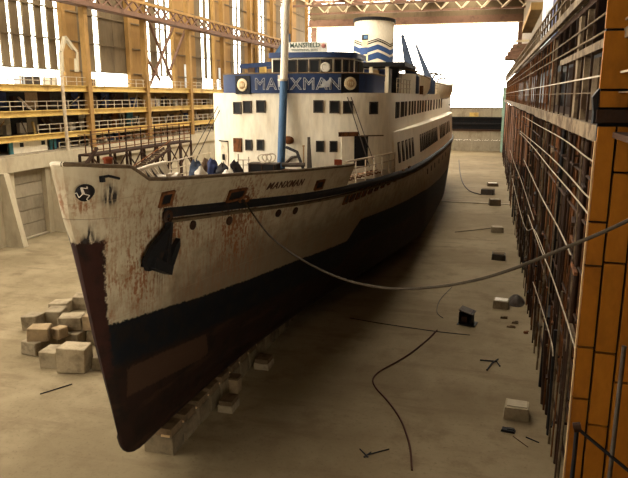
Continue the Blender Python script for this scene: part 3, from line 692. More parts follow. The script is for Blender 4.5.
bs, tops = bulwark(-1, 33.6); o = bs.build('bulwark', M['hull'], ship); paint_attrs(o); bul_s = o
for o_, tp, sg in ((o, tops, -1), (bpo := [x for x in ship.children if x.name == 'bulwark'][0], topp, 1)):
    B().tube([p + Vector((-sg * .05, .04, .03)) for p in tp], .085, 6).build('cap_rail', M['wood'] if sg > 0 else M['white_rust'], o_)
for k in range(14):                            # stays inside the starboard bulwark
    y = 20.5 + k * .85
    a = Vector((SX - hb(y, zd(y)) + .5, y, zd(y))); c = Vector((SX - hb(y, zr(y)) + .12, y, zr(y) - .1)); bar('bulwark_stay', M['frame_dark'] if k % 2 else M['white_rust'], bul_s, a + Vector((0, 0, .05)), c, .08)
# --- rubbing strake along the deck edge
def strake(sgn, y0, y1):
    b = B(); ys = []; y = y0
    while y <= y1: ys.append(y); y += .7
    vs = []
    for y in ys:
        z = zd(y); x = SX + sgn * hb(y, z)
        for dx, dz in ((-.02, -.24), (.16, -.20), (.20, .02), (.10, .16), (-.02, .2)): vs.append(Vector((x + sgn * dx, y, z + dz)))
    F = [(i * 5 + j, (i + 1) * 5 + j, (i + 1) * 5 + j + 1, i * 5 + j + 1) for i in range(len(ys) - 1) for j in range(4)]
    b.add(vs, F); b.add(vs[:5], [(0, 1, 2, 3, 4)]); b.add(vs[-5:], [(0, 1, 2, 3, 4)]); return b
y0s = hull_hit(163, 212).y
strake(1, y0s, 118).build('rubbing_strake', M['black'], ship); strake(-1, y0s, 118).build('rubbing_strake', M['black'], ship)
sb = B()
ys = [y0s + .4 + k * .9 for k in range(100)]
sb.tube([hp(y, zd(y) - .36, .06) for y in ys if y < 116], .09, 5); sb.build('strake_moulding', M['wood'], ship)
# --- openings and fittings on the hull
def plate_on(P, n, w, h, th=.05, tilt=0.0):
    n = n.normalized(); t = Vector((-n.y, n.x, 0)).normalized(); u = n.cross(t)
    if u.z < 0: u = -u
    return t, u, n
def quad_box(b, P, n, w, h, th, mi=0, t=None):
    tt, u, n = plate_on(P, n, w, h); vs = []
    for k in (-.02, th):
        for i, j in ((-1, -1), (1, -1), (1, 1), (-1, 1)): vs.append(P + tt * (i * w / 2) + u * (j * h / 2) + n * k)
    return b.add(vs, [(3, 2, 1, 0), (4, 5, 6, 7), (0, 1, 5, 4), (1, 2, 6, 5), (2, 3, 7, 6), (3, 0, 4, 7)], mi)
def hull_window(px, py, w, h, name='freeing_port', rust=True):
    P = hull_hit(px, py); n = hull_n(P); b = B(); t, u, n = plate_on(P, n, w, h)
    quad_box(b, P, n, w, h, .03, 0)
    for s in (-1, 1):
        quad_box(b, P + t * s * (w / 2 + .05), n, .1, h + .2, .09, 1); quad_box(b, P + u * s * (h / 2 + .05), n, w + .2, .1, .09, 1)
    return b.build(name, [M['black'], M['rust'] if rust else M['white_rust']], ship)
hull_window(166, 198.5, .55, .42); hull_window(236, 194.5, 1.0, .42); hull_window(319, 184.5, .62, .36)
def porthole(px, py, r=.15, squash=1.0):
    P = hull_hit(px, py); n = hull_n(P); t, u, n = plate_on(P, n, 1, 1); R = Matrix((t, u, n)).transposed()
    b = B(); b.lathe(P, [(r * 1.35, -.03), (r * 1.35, .05), (r, .06)], 12, R, 1); b.lathe(P, [(r, .03), (0, .035)], 12, R, 0)
    return b.build('porthole', [M['glass'], M['drust']], ship)
for px, py in ((192.5, 225), (229, 220.5), (278, 213), (295, 210.5)): porthole(px, py)
for k in range(11):
    t = k / 10; px = 346 + 62 * t; py = 198.5 - 28 * t + 5 * t * (1 - t); hull_window(px, py, .42, .5, 'side_scuttle')
for y in (62, 65.5, 69, 74, 79, 84): 
    P = hp(y, zd(y) - 1.1); b = B(); quad_box(b, P, hull_n(P), .5, .5, .04); b.build('side_scuttle', M['black'], ship)
# mooring lead where the rope leaves the bow, small fairlead at the stem
P = hull_hit(243, 199); b = B(); n = hull_n(P); t, u, n = plate_on(P, n, 1, 1); R = Matrix((t, u, n)).transposed()
b.tube([P + R @ Vector((.3 * cos(a), .16 * sin(a), .06)) for a in [2 * pi * k / 14 for k in range(14)]], .07, 6, closed=True); b.build('rope_lead', M['rust'], ship)
# emblem: black disc with a white figure of three running legs
P = hull_hit(85, 192); n = (hull_n(P) + Vector((-.35, -.45, 0))).normalized(); t, u, n = plate_on(P, n, 1, 1); R = Matrix((t, u, n)).transposed(); P = P + n * .16
em = B().lathe(P, [(.265, -.4), (.265, .03), (0, .034)], 24, R).build('emblem_disc', M['black'], ship)
b = B()
for k in range(3):
    a = pi / 2 + .1 + k * 2 * pi / 3; Q = Matrix.Rotation(a, 3, 'Z')
    kn = Q @ Vector((.20, .02, 0)); ft = Q @ Vector((.15, -.14, 0)); te = Q @ Vector((.21, -.16, 0)); hip = Vector((0, 0, 0))
    for p, q, w, w2 in ((hip, kn, .1, .07), (kn, ft, .075, .055), (ft, te, .05, .04)):
        b.beam(P + R @ (p + Vector((0, 0, .045))), P + R @ (q + Vector((0, 0, .045))), w, .02, 0, w2, .02)
b.build('three_leg_figure', M['cloth'], em)
# lettering helper: text laid on any surface f(u, v) -> (point, normal)
def text_mesh(txt, size, outline=0.0, spacing=1.0):
    cu = bpy.data.curves.new('lettering', 'FONT'); cu.body = txt; cu.size = size; cu.space_character = spacing; cu.align_x = 'CENTER'; cu.resolution_u = 3
    if outline: cu.fill_mode = 'NONE'; cu.bevel_depth = outline; cu.bevel_resolution = 0
    else: cu.extrude = .012; cu.offset = size * .012
    ob = bpy.data.objects.new('lettering', cu); COL.objects.link(ob)
    dg = bpy.context.evaluated_depsgraph_get(); me = bpy.data.meshes.new_from_object(ob.evaluated_get(dg))
    vs = [v.co.copy() for v in me.vertices]; fs = [tuple(p.vertices) for p in me.polygons]
    bpy.data.objects.remove(ob); bpy.data.curves.remove(cu); bpy.data.meshes.remove(me); return vs, fs
def text_on(name, txt, size, f, mat, parent, outline=0.0, spacing=1.0, xs=1.0, off=.03, slant=0.0):
    vs, fs = text_mesh(txt, size, outline, spacing); out = []
    for v in vs:
        P, n = f((v.x + slant * v.y) * xs, v.y); out.append(P + n * (off + v.z))
    return B().add(out, fs).build(name, mat, parent, fixn=False)
PL = hull_hit(285, 187); 
def bowf(u, v):
    y = PL.y + u; z = PL.z + v - .035 * u; P = hp(y, z); return P, hull_n(P)
text_on('bow_name', 'MANXMAN', .46, bowf, M['bowletter'], bpo, 0, 1.15, 1.0, .03, .15)
# anchor in its hawse
AP = hull_hit(156.5, 247); n = hull_n(AP); t, u, n = plate_on(AP, n, 1, 1)
if t.y < 0: t = -t
AO = AP + n * .28
anchor = thing('stockless_anchor', 'black stockless anchor hanging housed against the port bow', 'anchor', AO)
A_ = lambda x, y, z=0.0: AO + t * x + u * y + n * z
B().beam(A_(.40, .95), A_(.12, -.6), .26, .2, 0, .36, .26).build('shank', M['black'], anchor)
B().beam(A_(-.9, -.32, .02), A_(.42, -.98, .02), .6, .4, 0, .36, .34).build('crown', M['black'], anchor)
b = B(); b.prism([A_(-1.2, -.22, -.05), A_(-1.05, -.62, -.05), A_(-.4, -.66, -.05), A_(.05, .1, -.05), A_(.3, .85, -.05), A_(.1, .72, -.05), A_(-.8, .22, -.05)], n * .2); b.build('fluke', M['black'], anchor)
b = B(); b.prism([A_(.25, -1.05, -.05), A_(.6, -.75, -.05), A_(.98, -.1, -.05), A_(.95, .2, -.05), A_(.66, -.02, -.05), A_(.2, -.7, -.05)], n * .2); b.build('fluke', M['black'], anchor)
hz_ = A_(.46, 1.12, -.1); b = B(); R = Matrix((t, u, n)).transposed(); b.tube([hz_ + R @ Vector((.2 * cos(a), .2 * sin(a), 0)) for a in [2 * pi * k / 12 for k in range(12)]], .09, 6, closed=True); b.build('shackle', M['drust'], anchor)

# --- superstructure
HC = SX - .2
def plan(hw, y0, depth, y1, n=2.4, k=28, sides=True):       # outline from starboard aft round the front to port aft
    pts = []
    for i in range(k + 1):
        a = pi * i / k; x = -cos(a); u = abs(x); yy = depth * (1 - (max(0, 1 - u ** n)) ** (1 / n)); pts.append(Vector((HC + hw * x, y0 + yy, 0)))
    if sides: pts = [Vector((HC - hw, y1, 0))] + pts + [Vector((HC + hw, y1, 0))]
    return pts
def block(b, pts, z0, z1, mi=0, roof=True):
    lo = [Vector((p.x, p.y, z0)) for p in pts]; hi = [Vector((p.x, p.y, z1)) for p in pts]
    b.strip(lo, hi, mi, True, True)
    if roof: b.add(hi, [tuple(range(len(hi)))], mi); b.add(lo, [tuple(range(len(lo)))[::-1]], mi)
    return b
Z1, Z2 = 12.5, 15.2
P1 = plan(6.5, 41.2, 4.0, 112)
house = block(B(), P1, 9.3, Z2).build('deckhouse', M['white'], ship)
# enclosed shelter deck flush with the hull side
b = B(); lo = []; hi = []; y = 46.0
YE = 45.8
for sgn in (1, -1):
    lo = []; hi = []; y = YE
    while y < 112: lo.append(Vector((SX + sgn * (hb(y, zd(y)) - .02), y, zd(y)))); hi.append(Vector((SX + sgn * max(6.3 * stern_f(y, 9), hb(y, zd(y)) - .25 ), y, Z1))); y += 1.5
    b.strip(lo, hi, 0, True); b.strip(hi, [Vector((SX + sgn * 5.5 * stern_f(p.y, 9), p.y, Z1)) for p in hi]); b.add([lo[0], hi[0], Vector((SX + sgn * 6, YE, Z1)), Vector((SX + sgn * 6, YE, 9.4))], [(0, 1, 2, 3)])
shelter = b.build('shelter_side', M['white'], ship)
def front_at(px, py, hw=6.5, y0=41.2, depth=4.0, n=2.4):
    """sight line onto the curved front or the straight port side of a house tier"""
    d = ray(px, py)
    def f(tt):
        P = EYE + d * tt; u = min(abs((P.x - HC) / hw), 1.0); s = 1 if P.x > HC - hw and P.x < HC + hw else -1
        return (P.y - (y0 + depth * (1 - (max(0, 1 - u ** n)) ** (1 / n)))) if s > 0 else -1
    tt = 30.0
    while tt < 140 and f(tt) < 0: tt += .05
    a_, b_ = tt - .05, tt
    for _ in range(20):
        m_ = (a_ + b_) / 2
        if f(m_) < 0: a_ = m_
        else: b_ = m_
    P = EYE + d * a_; u = min(abs((P.x - HC) / hw), .999); e = 1e-3
    g = lambda uu: depth * (1 - (max(0, 1 - uu ** n)) ** (1 / n))
    dy = (g(min(u + e, 1)) - g(u - e)) / (2 * e) / hw * (1 if P.x > HC else -1)
    return P, Vector((dy, -1, 0)).normalized()
def house_window(P, n, w, h, parent=None, name='window'):
    b = B(); t, u, n = plate_on(P, n, w, h); quad_box(b, P, n, w, h, .03, 0)
    for s in (-1, 1): quad_box(b, P + t * s * (w / 2 + .04), n, .08, h + .16, .07, 1); quad_box(b, P + u * s * (h / 2 + .04), n, w + .16, .08, .07, 1)
    return b.build(name, [M['glass'], M['frame_dark']], parent or house)
for px, py in ((237.5, 108), (247.5, 107), (261, 106.5), (318.5, 106.5), (334.5, 107), (348, 107.3), (373.5, 108)): house_window(*front_at(px, py), .52, .66)
for px, py in ((249, 145), (260.5, 145), (320, 146.3), (333.5, 146.5)): house_window(*front_at(px, py), .38, .58)
for y in (47.2, 48.2, 50, 51, 52.6, 55, 57, 59, 61.5, 63.5, 66, 69, 72, 75, 79, 83, 87, 91): house_window(Vector((HC + 6.5, y, 14.0)), Vector((1, 0, 0)), .5 if y > 46 else .6, 1.0)
for i, y in enumerate((47.3, 48.7, 50.1, 51.5, 52.9, 57.5, 58.9, 60.3, 61.7, 63.1, 64.5, 66, 67.5, 69, 70.5, 72, 76, 78, 80, 82, 85, 88, 91)):
    z = 10.95; P = Vector((SX + (hb(y, zd(y)) - .02) + (max(6.3, hb(y, zd(y)) - .25) - hb(y, zd(y))) * (z - zd(y)) / (Z1 - zd(y)), y, z)); house_window(P, Vector((1, 0, .1)), .62, 1.35, shelter, 'tall_window')
# door, rusty plates, ladder and small fittings on the front
P, n = front_at(361, 151); b = B(); quad_box(b, P, n, .95, 2.0, .05); b.build('open_doorway', M['dark'], house)
t, u, n = plate_on(P, n, 1, 1); b = B(); sgn = -1 if t.x > 0 else 1
quad_box(b, P + t * sgn * .98, n, .85, 1.95, .1); dl = b.build('door_leaf', M['white'], house)
b = B(); quad_box(b, P + t * sgn * .9 + u * 1.12, n, 1.4, .3, .04); b.build('rust_stain_plate', M['rust'], house)
b = B(); quad_box(b, P - t * sgn * .75 + u * 1.0, n, 1.6, .08, .14); b.build('rain_gutter', M['wood'], house)
P, n = front_at(238, 145); b = B(); quad_box(b, P, n, .72, .95, .08); quad_box(b, P + Vector((.1, 0, .3)), n, .5, .25, .12); b.build('rusted_locker_plate', M['rust'], house)
P, n = front_at(224, 141); b = B(); quad_box(b, P, n, .95, .07, .12); b.build('rain_gutter', M['black'], house)
P, n = front_at(225, 153.5); b = B(); quad_box(b, P, n, .8, 1.7, .05); b.build('side_door', M['white_rust'], house)
P, n = front_at(224.5, 157); b = B(); quad_box(b, P + n * .06, n, .22, .42, .05); b.build('door_rust_hole', M['black'], house)
P, n = front_at(338, 162); b = B(); quad_box(b, P, n, .5, .35, .3); b.build('fire_box', M['red'], house)
a1, a2 = front_at(350, 97)[0] + Vector((0, -.25, 0)), front_at(376, 162)[0] + Vector((0, -1.3, -.2))
b = B()
for dx in (-.2, .2): b.beam(a1 + Vector((dx * .6, 0, 0)), a2 + Vector((dx, 0, 0)), .05, .05)
b.build('rigging_stay', M['frame_dark'], ship)
b = B()
for q_ in ((226, 97, 196, 160), (223, 97, 189, 160)): b.beam(on(q_[0], q_[1], 1, 43), on(q_[2], q_[3], 1, 40.5), .04)
b.beam(on(286, 8, 1, 41.5), front_at(352, 76)[0] + Vector((0, 1, 0)), .03) if False else None
b.build('rigging_stay', M['frame_dark'], ship)
b = B(); ys2 = [32.5 + k * .9 for k in range(13)]
for f in (.33, .66, 1.0): b.tube([(SX - hb(y, zr(y)) + .1, y, zd(y) + f * (zr(y) - zd(y))) for y in ys2], .045 if f == 1 else .03, 5)
for y in ys2[::2]: b.beam((SX - hb(y, zr(y)) + .1, y, zd(y)), (SX - hb(y, zr(y)) + .1, y, zr(y)), .06)
b.build('starboard_railing', M['rail'], ship)
# --- bridge bulwark: blue band with lettering and two round badges
BW, BY, BD, BN = 5.4, 41.0, 3.4, 2.4
PB = plan(BW, BY, BD, 48.5, BN)
b = B(); lo = [Vector((p.x, p.y, 15.18)) for p in PB]; hi = [Vector((p.x, p.y, 16.42)) for p in PB]; b.strip(lo, hi)
ci = [Vector((HC + (p.x - HC) * .97, p.y + .12, 0)) for p in PB]; b.strip([Vector((p.x, p.y, 15.18)) for p in ci], [Vector((p.x, p.y, 16.42)) for p in ci]); b.strip(hi, [Vector((p.x, p.y, 16.42)) for p in ci])
band = b.build('bridge_bulwark', M['blue'], ship)
B().tube([p + Vector((0, .05, .03)) for p in hi], .06, 6).build('bulwark_rail', M['wood'], band)
def bandf(u, v):
    x = u + XT; uu = min(abs((x - HC) / BW), .999); yy = BY + BD * (1 - (1 - uu ** BN) ** (1 / BN)); g = lambda q: BD * (1 - (max(0, 1 - q ** BN)) ** (1 / BN))
    dy = (g(uu + 1e-3) - g(max(uu - 1e-3, 0))) / (2e-3) / BW * (1 if x > HC else -1)
    return Vector((x, yy, 15.42 + v)), Vector((dy, -1, 0)).normalized()
XT = front_at(296, 84, BW, BY, BD, BN)[0].x
text_on('bridge_name', 'MANXMAN', 1.05, bandf, M['letter'], band, .022, 1.12, 1.0, .03)
for px, w in ((279.2, .16),):
    P, n = front_at(px, 81, BW, BY, BD, BN); bb = B(); quad_box(bb, P, n, w, .75, .03); bb.build('torn_white_patch', M['cloth'], band)
P, n = front_at(325, 83, BW, BY, BD, BN); t, u, n = plate_on(P, n, 1, 1); bb = B(); bb.prism([P + t * a + u * c + n * .035 for a, c in ((-.45, -.3), (.3, -.25), (.42, .35), (.1, .1), (-.1, .3), (-.2, -.05))], n * .02); bb.build('torn_white_patch', M['letter'], band)
for px, py in ((242.8, 85), (350, 83.5)):
    P, n = front_at(px, py, BW, BY, BD, BN); t, u, n = plate_on(P, n, 1, 1); R = Matrix((t, u, n)).transposed()
    bb = B(); quad_box(bb, P, n, 1.25, 1.2, .03, 0); bb.lathe(P + n * .03, [(.42, 0), (.42, .05), (.36, .07), (0, .07)], 20, R, 1)
    bb.lathe(P + n * .1, [(.27, 0), (.27, .01), (0, .012)], 16, R, 2)
    for k in (-1, 0, 1): quad_box(bb, P + t * k * .14 + n * .1, n, .08, .22, .03, 1)
    bb.build('round_badge', [M['black'], M['cream'], M['tan']], band)
# --- wheelhouse
wx0, wx1 = on(273, 70, 1, 44).x, on(349, 70, 1, 44).x
def wplan(x0, x1, y0, y1, r):
    pts = [Vector((x0, y1, 0)), Vector((x0, y0 + .15, 0)), Vector((x0 + .15, y0, 0))]
    pts += [Vector((x1 - r + r * sin(a), y0 + r - r * cos(a), 0)) for a in [pi / 2 * k / 8 for k in range(9)]]
    return pts + [Vector((x1, y1, 0))]
WP = wplan(wx0, wx1, 43.6, 49, 1.8)
wh = block(B(), WP, 15.3, 17.55).build('wheelhouse', M['white'], ship)
rb = B(); block(rb, [Vector((p.x + (.3 if p.x > HC else -.1), p.y - .35, 0)) for p in WP], 17.55, 17.9); rb.build('wheelhouse_roof', M['blue'], wh)
for px in (278, 292, 303, 314.5, 326): 
    P = on(px, 68, 1, 43.6); house_window(Vector((P.x, 43.6, 16.95)), Vector((0, -1, 0)), .56, .82, wh)
for k in range(4):
    a = pi / 2 * (k + .7) / 4.4; P = Vector((wx1 - 1.8 + 1.8 * sin(a), 43.6 + 1.8 - 1.8 * cos(a), 16.95)); house_window(P, Vector((sin(a), -cos(a), 0)), .34, .8, wh)
for y in (46.4, 47.5, 48.4): house_window(Vector((wx1, y, 16.95)), Vector((1, 0, 0)), .7, .8, wh)
P = on(325.5, 67, 1, 43.5); bb = B(); R = RX(pi / 2); bb.lathe(P, [(.33, -.05), (.33, .06), (.27, .08), (.22, .08), (.22, .04)], 20, R); bb.lathe(P + Vector((0, -.06, 0)), [(.12, 0), (0, .02)], 12, R); bb.build('clear_view_screen', M['cloth'], wh)
# starboard wing awning frame
aw = B(); p0, p1 = on(241, 66.5, 1, 44.2), on(276, 63.5, 1, 44.0); aw.beam(p0, p1, .22, .3); aw.beam(p0 + Vector((0, 3, 0)), p1 + Vector((0, 3, 0)), .2, .25); aw.beam(p0, p0 + Vector((0, 3, 0)), .2, .25)
for f in (0, .45): q = p0.lerp(p1, f); aw.beam((q.x, q.y, 15.3), q, .1)
aw.build('awning_frame', M['blue'], ship)
ab = B()
for px, m, w, h in ((252, 0, .5, .6), (263, 1, .4, .7), (257.5, 2, .2, .75)):
    q = on(px, 73, 1, 45.2); ab.box((q.x, 45.2, 16.5), (w, .4, h + .5), None, m)
ab.build('bridge_wing_gear', [M['tarp_brown'], M['yellow'], M['navy']], ship)
q = on(279, 58, 1, 46); fb_ = B(); fb_.prism([Vector((q.x - .45, 46, 17.9)), Vector((q.x + .75, 46, 17.9)), Vector((q.x + .75, 46, 19.4)), Vector((q.x + .4, 46, 19.0))], (0, .5, 0)); fb_.build('roof_ventilator', M['mast_blue'], wh)
# sign on the wheelhouse roof
s0, s1 = on(288, 42.5, 1, 44.5), on(327, 52, 1, 44.5)
sg = thing('brewery_sign', 'white advertising sign board standing on the wheelhouse roof', 'sign', ((s0.x + s1.x) / 2, 44.5, 17.9))
bd = B().b2((s0.x, 44.45, s1.z), (s1.x, 44.6, s0.z)).build('sign_board', M['sign'], sg)
for f in (.05, .35, .65, .95): piece('sign_leg', M['wood'], sg, (s0.x + (s1.x - s0.x) * f, 44.53, (17.9 + s1.z) / 2), (.09, .09, s1.z - 17.9))
sw = s1.x - s0.x; sh = s0.z - s1.z
text_on('sign_name', 'MANSFIELD', .44, lambda u, v: (Vector((s0.x + sw * .44 + u, 44.44, s1.z + sh * .48 + v)), Vector((0, -1, 0))), M['signgreen'], bd, 0, 1.05, .92, .012)
text_on('sign_line', 'TRADITIONAL BEERS', .2, lambda u, v: (Vector((s0.x + sw * .44 + u, 44.44, s1.z + sh * .14 + v)), Vector((0, -1, 0))), M['signgrey'], bd, 0, 1.0, 1.02, .012)
q = Vector((s0.x + sw * .92, 44.43, s1.z + sh * .6)); B().lathe(q, [(.16, 0), (.16, .012), (0, .014)], 14, RX(pi / 2)).build('sign_rose', M['signred'], bd)
# --- boat deck: funnel house, shelter, casing
ub = B(); block(ub, plan(4.4, 50, 1.0, 92), 15.2, 16.0); ub.b2((HC - 3.6, 64, 16), (HC + 3.6, 84, 17.4)); ub.build('boat_deck_house', M['white'], ship)
r0, r1 = on(346, 61, 1, 54).x, on(408, 64, 1, 54).x
shb = B().b2((HC - 4, 52, 17.3), (r1, 60, 17.62)).build('shelter_roof', M['black'], ship)
for px in (357, 371, 387): q = on(px, 75, 1, 52.6); piece('roof_post', M['white'], shb, (q.x, 52.6, 16.24), (.28, .2, 2.1))
q0, q1 = on(363, 70, 1, 55), on(388, 70, 1, 55); piece('shelter_cabin', M['white'], shb, ((q0.x + q1.x) / 2, 56.4, 16.24), (q1.x - q0.x, 2.6, 2.08))
for px in (368, 382): q = on(px, 74, 1, 55); piece('cabin_window', M['navy'], shb, (q.x, 55.06, 16.7), (.7, .08, 1.0))
q = on(376, 71, 1, 55); piece('orange_box', M['tan'], shb, (q.x, 54.9, 16.9), (.55, .3, .4))
q = on(394.5, 80, 1, 55.5); piece('dark_recess', M['dark'], shb, (q.x, 56, 16.24), (.5, .8, 2.1))
cb = B(); q0, q1 = on(396, 85, 1, 58), on(414, 85, 1, 58)
pts = []; 
for k in range(9): a = pi / 2 * k / 8; pts.append(Vector((q1.x - 1.2 + 1.2 * sin(a), 58.2 - 1.2 * cos(a), 0)))
cb = block(B(), [Vector((q0.x, 64, 0)), Vector((q0.x, 57, 0))] + pts + [Vector((q1.x, 64, 0))], 15.2, 16.9).build('vent_casing', M['white'], ship)
for k in range(6): 
    f = k / 5; piece('casing_rib', M['rail'], cb, (q0.x + (q1.x - q0.x - 1) * f, 56.96, 16.05), (.06, .08, 1.6))
B().tube([(q0.x, 56.8, 17.0), (q1.x - .6, 56.9, 17.25), (q1.x + .15, 58.5, 17.1), (q1.x + .15, 64, 17.1)], .07, 6).build('casing_rail', M['wood'], cb)
# side railing of the boat deck
rl = B()
for z in (15.6, 15.95, 16.3): rl.tube([(HC + 6.25, 49, z), (HC + 6.25, 96, z)], .03, 5)
for k in range(25): rl.beam((HC + 6.25, 49 + k * 1.95, 15.2), (HC + 6.25, 49 + k * 1.95, 16.3), .05)
rl.build('boat_deck_railing', M['rail'], ship)
# --- funnel
FY = 73.0; fz0, fz1 = 17.3, on(373, 19.5, 1, 71).z
FRX = .5 * (on(393, 30, 1, FY).x - on(353.5, 30, 1, FY).x)
FXc = on(373.5, 30, 1, FY).x
def fun(a, z, off=0):                          # a: angle from the front (-y), positive to port
    rk = (z - fz0) * .10; k = 1 - .02 * (z - fz0) / 5
    rx, ry_ = FRX * k + off, 3.4 * k + off; return Vector((FXc + rx * sin(a), FY + rk - ry_ * cos(a), z))
NA = 40
fb2 = B(); rows_ = [[fun(2 * pi * i / NA, z) for i in range(NA)] for z in (fz0, fz0 + 1.7, fz0 + 3.4, fz1)]
for r0_, r1_ in zip(rows_, rows_[1:]): fb2.strip(r0_, r1_, 0, True, True)
funnel = fb2.build('funnel', M['mast_white'], ship)
cpb = B(); A0 = [fun(2 * pi * i / NA, fz1 - .12, .02) for i in range(NA)]; A1 = [fun(2 * pi * i / NA, fz1 - .05, .16) for i in range(NA)]; A2 = [fun(2 * pi * i / NA, fz1 + .22, .16) for i in range(NA)]; A3 = [fun(2 * pi * i / NA, fz1 + .22, -.15) for i in range(NA)]; A4 = [fun(2 * pi * i / NA, fz1 - .3, -.15) for i in range(NA)]
for p, q in ((A0, A1), (A1, A2), (A2, A3), (A3, A4)): cpb.strip(p, q, 0, True, True)
cpb.add(A4, [tuple(range(NA))]); cpb.build('funnel_cap', M['black'], funnel)
def zig(a): # chevrons: peaks to each side of the front
    f = abs(a + .23) % 1.4; return f / .7 if f < .7 else (1.4 - f) / .7
fh = fz1 - fz0
def funband(name, m, zb, w, amp):
    bb = B(); lo = []; hi = []
    for i in range(61):
        a = -pi * .62 + pi * 1.24 * i / 60; z = zb + amp * zig(a); lo.append(fun(a, z, .025)); hi.append(fun(a, z + w, .025))
    bb.strip(lo, hi, 0, False); bb.build(name, M[m], funnel)
dz = lambda py: on(373, py, 1, 69.6).z
am = dz(50) - dz(55)
funband('blue_chevron', 'chev', dz(63), .66, am); funband('blue_chevron', 'chev', dz(54), .52, am)
funband('thin_chevron', 'black', dz(45.8), .12, am); funband('thin_chevron', 'black', dz(43.6), .09, am)
# painted standing figure on the funnel front
fa = -.17
def funf(u, v): P = fun(fa + u / FRX, v, .05); return P, Vector((0, -1, 0))
ff = B()
def patch(u0, u1, z0, z1, mi):
    ff.strip([fun(fa + (u0 + (u1 - u0) * k / 3) / FRX, z0, .06 + .004 * mi) for k in range(4)], [fun(fa + (u0 + (u1 - u0) * k / 3) / FRX, z1, .06 + .004 * mi) for k in range(4)], mi, False)
patch(-.36, .36, dz(39.5), dz(34), 0); patch(-.14, .3, dz(38.3), dz(35), 1); patch(-.28, .3, dz(47), dz(39.5), 2); patch(-.5, .35, dz(54), dz(47), 3); patch(-.4, -.08, dz(61), dz(54), 3); patch(.08, .4, dz(61), dz(54), 2)
ff.build('funnel_figure', [M['black'], M['mast_blue'], M['cream'], M['chev']], funnel)
# --- masts, derrick arms
m0 = on(281, 168, 1, 40.2); m1 = on(286.3, 3, 1, 41.6); mk = m0.lerp(m1, (168 - 79) / 165)
mast = B().tube([Vector((m0.x, m0.y, 9.6)), m0, mk], [.27, .27, .255], 14).build('foremast', M['mast_blue'], ship)
B().tube([mk, m1, m1 + (m1 - mk) * .3], [.255, .23, .2], 14).build('mast_upper', M['mast_white'], mast)
B().lathe(on(282.5, 80, 1, 40.0), [(.3, -.06), (.3, .06)], 14).build('mast_band', M['mast_white'], mast)
for (bx, by, tx, ty, Y, w) in ((412, 79, 402.5, 36, 60, 1.15), (430, 82, 416.5, 46, 70, 1.0)):
    p, q = on(bx, by, 1, Y), on(tx, ty, 1, Y); b = B(); b.beam(p, p.lerp(q, .35), w, w * .8, 0, w * .62, w * .5); b.beam(p.lerp(q, .35), q, w * .62, w * .5, 0, .3, .2); b.beam(Vector((p.x, Y, 15.2)), p + Vector((0, 0, .2)), w * 1.05, w)
    b.lathe(q, [(.14, -.1), (.18, 0), (.1, .12)], 8); b.build('derrick_arm', M['tarp_blue'], ship)
# --- open rail by the foredeck door
r0 = len(topp); b = B()
ys_ = [YP + (YE - YP) * k / 6 for k in range(7)]
for dzr in (.28, .62, .98):
    b.tube([Vector((SX + hb(y, zd(y)) - .08, y, zd(y) + .2 + dzr * (zr(y) - zd(y)))) for y in ys_], .04 if dzr < .9 else .06, 5)
for y in ys_[1:]: b.beam((SX + hb(y, zd(y)) - .08, y, zd(y)), (SX + hb(y, zd(y)) - .08, y, zd(y) + .2 + zr(y) - zd(y)), .07)
b.build('gangway_railing', M['rail'], ship)
b = B()
for k in range(9):
    y = YP + 1.0 + k * .8; x = SX + hb(y, zd(y)) - .6; p = Vector((x, y, zd(y) + .25)); b.tube([p + Vector((.25 * cos(a), .3 * sin(a), .1 * sin(2 * a) + .2)) for a in [2 * pi * j / 10 for j in range(10)]], .05, 5, closed=True)
pk = b.build('chain_heap', M['rust'], None, (SX + 5.5, YP + 4, zd(YP + 4))); pk['kind'] = 'stuff'; tag(pk, 'rusty chain and coils piled inside the open rail by the door', 'chain')

# ================================================================== THINGS ON AND AROUND THE SHIP
# --- lifeboats under their davits
def lifeboat(label, c, L, W, H, yaw=0.0):
    t = thing('lifeboat', label, 'lifeboat', c, 'lifeboats on the port boat deck'); R = RZ(yaw); C = Vector(c)
    b = B(); ns = 15; nj = 9; vs = []
    for i in range(ns):
        u = -1 + 2 * i / (ns - 1); w = max(W / 2 * (1 - abs(u) ** 2.6), .03); sh = .28 * H * u * u; kz = -H * .62 + .35 * H * abs(u) ** 4
        for j in range(nj):
            a = pi * j / (nj - 1); vs.append(C + R @ Vector((-w * cos(a) * (1 if 0 < j < nj - 1 else 1), u * L / 2, (H * .38 + sh) - (H * .38 + sh - kz) * sin(a) ** .7)))
    b.add(vs, [(i * nj + j, (i + 1) * nj + j, (i + 1) * nj + j + 1, i * nj + j + 1) for i in range(ns - 1) for j in range(nj - 1)], 0, True)
    b.build('boat_hull', M['white'], t)
    g = B()
    for sd in (0, nj - 1): g.tube([vs[i * nj + sd] + Vector((0, 0, .02)) for i in range(ns)], .05, 5)
    g.build('gunwale', M['wood'], t)
    cv = B(); rows_ = []
    for i in range(ns): l, r = vs[i * nj], vs[i * nj + nj - 1]; m = (l + r) / 2 + Vector((0, 0, .28 * H * (1 - abs(-1 + 2 * i / (ns - 1)) ** 2))); rows_.append((l, m, r))
    cv.add([p for q in rows_ for p in q], [(i * 3 + j, (i + 1) * 3 + j, (i + 1) * 3 + j + 1, i * 3 + j + 1) for i in range(ns - 1) for j in range(2)], 0, True); cv.build('boat_cover', M['cloth'], t)
    k = B(); k.tube([vs[i * nj + nj // 2] + Vector((0, 0, -.03)) for i in range(ns)], .05, 5); k.build('keel', M['drust'], t)
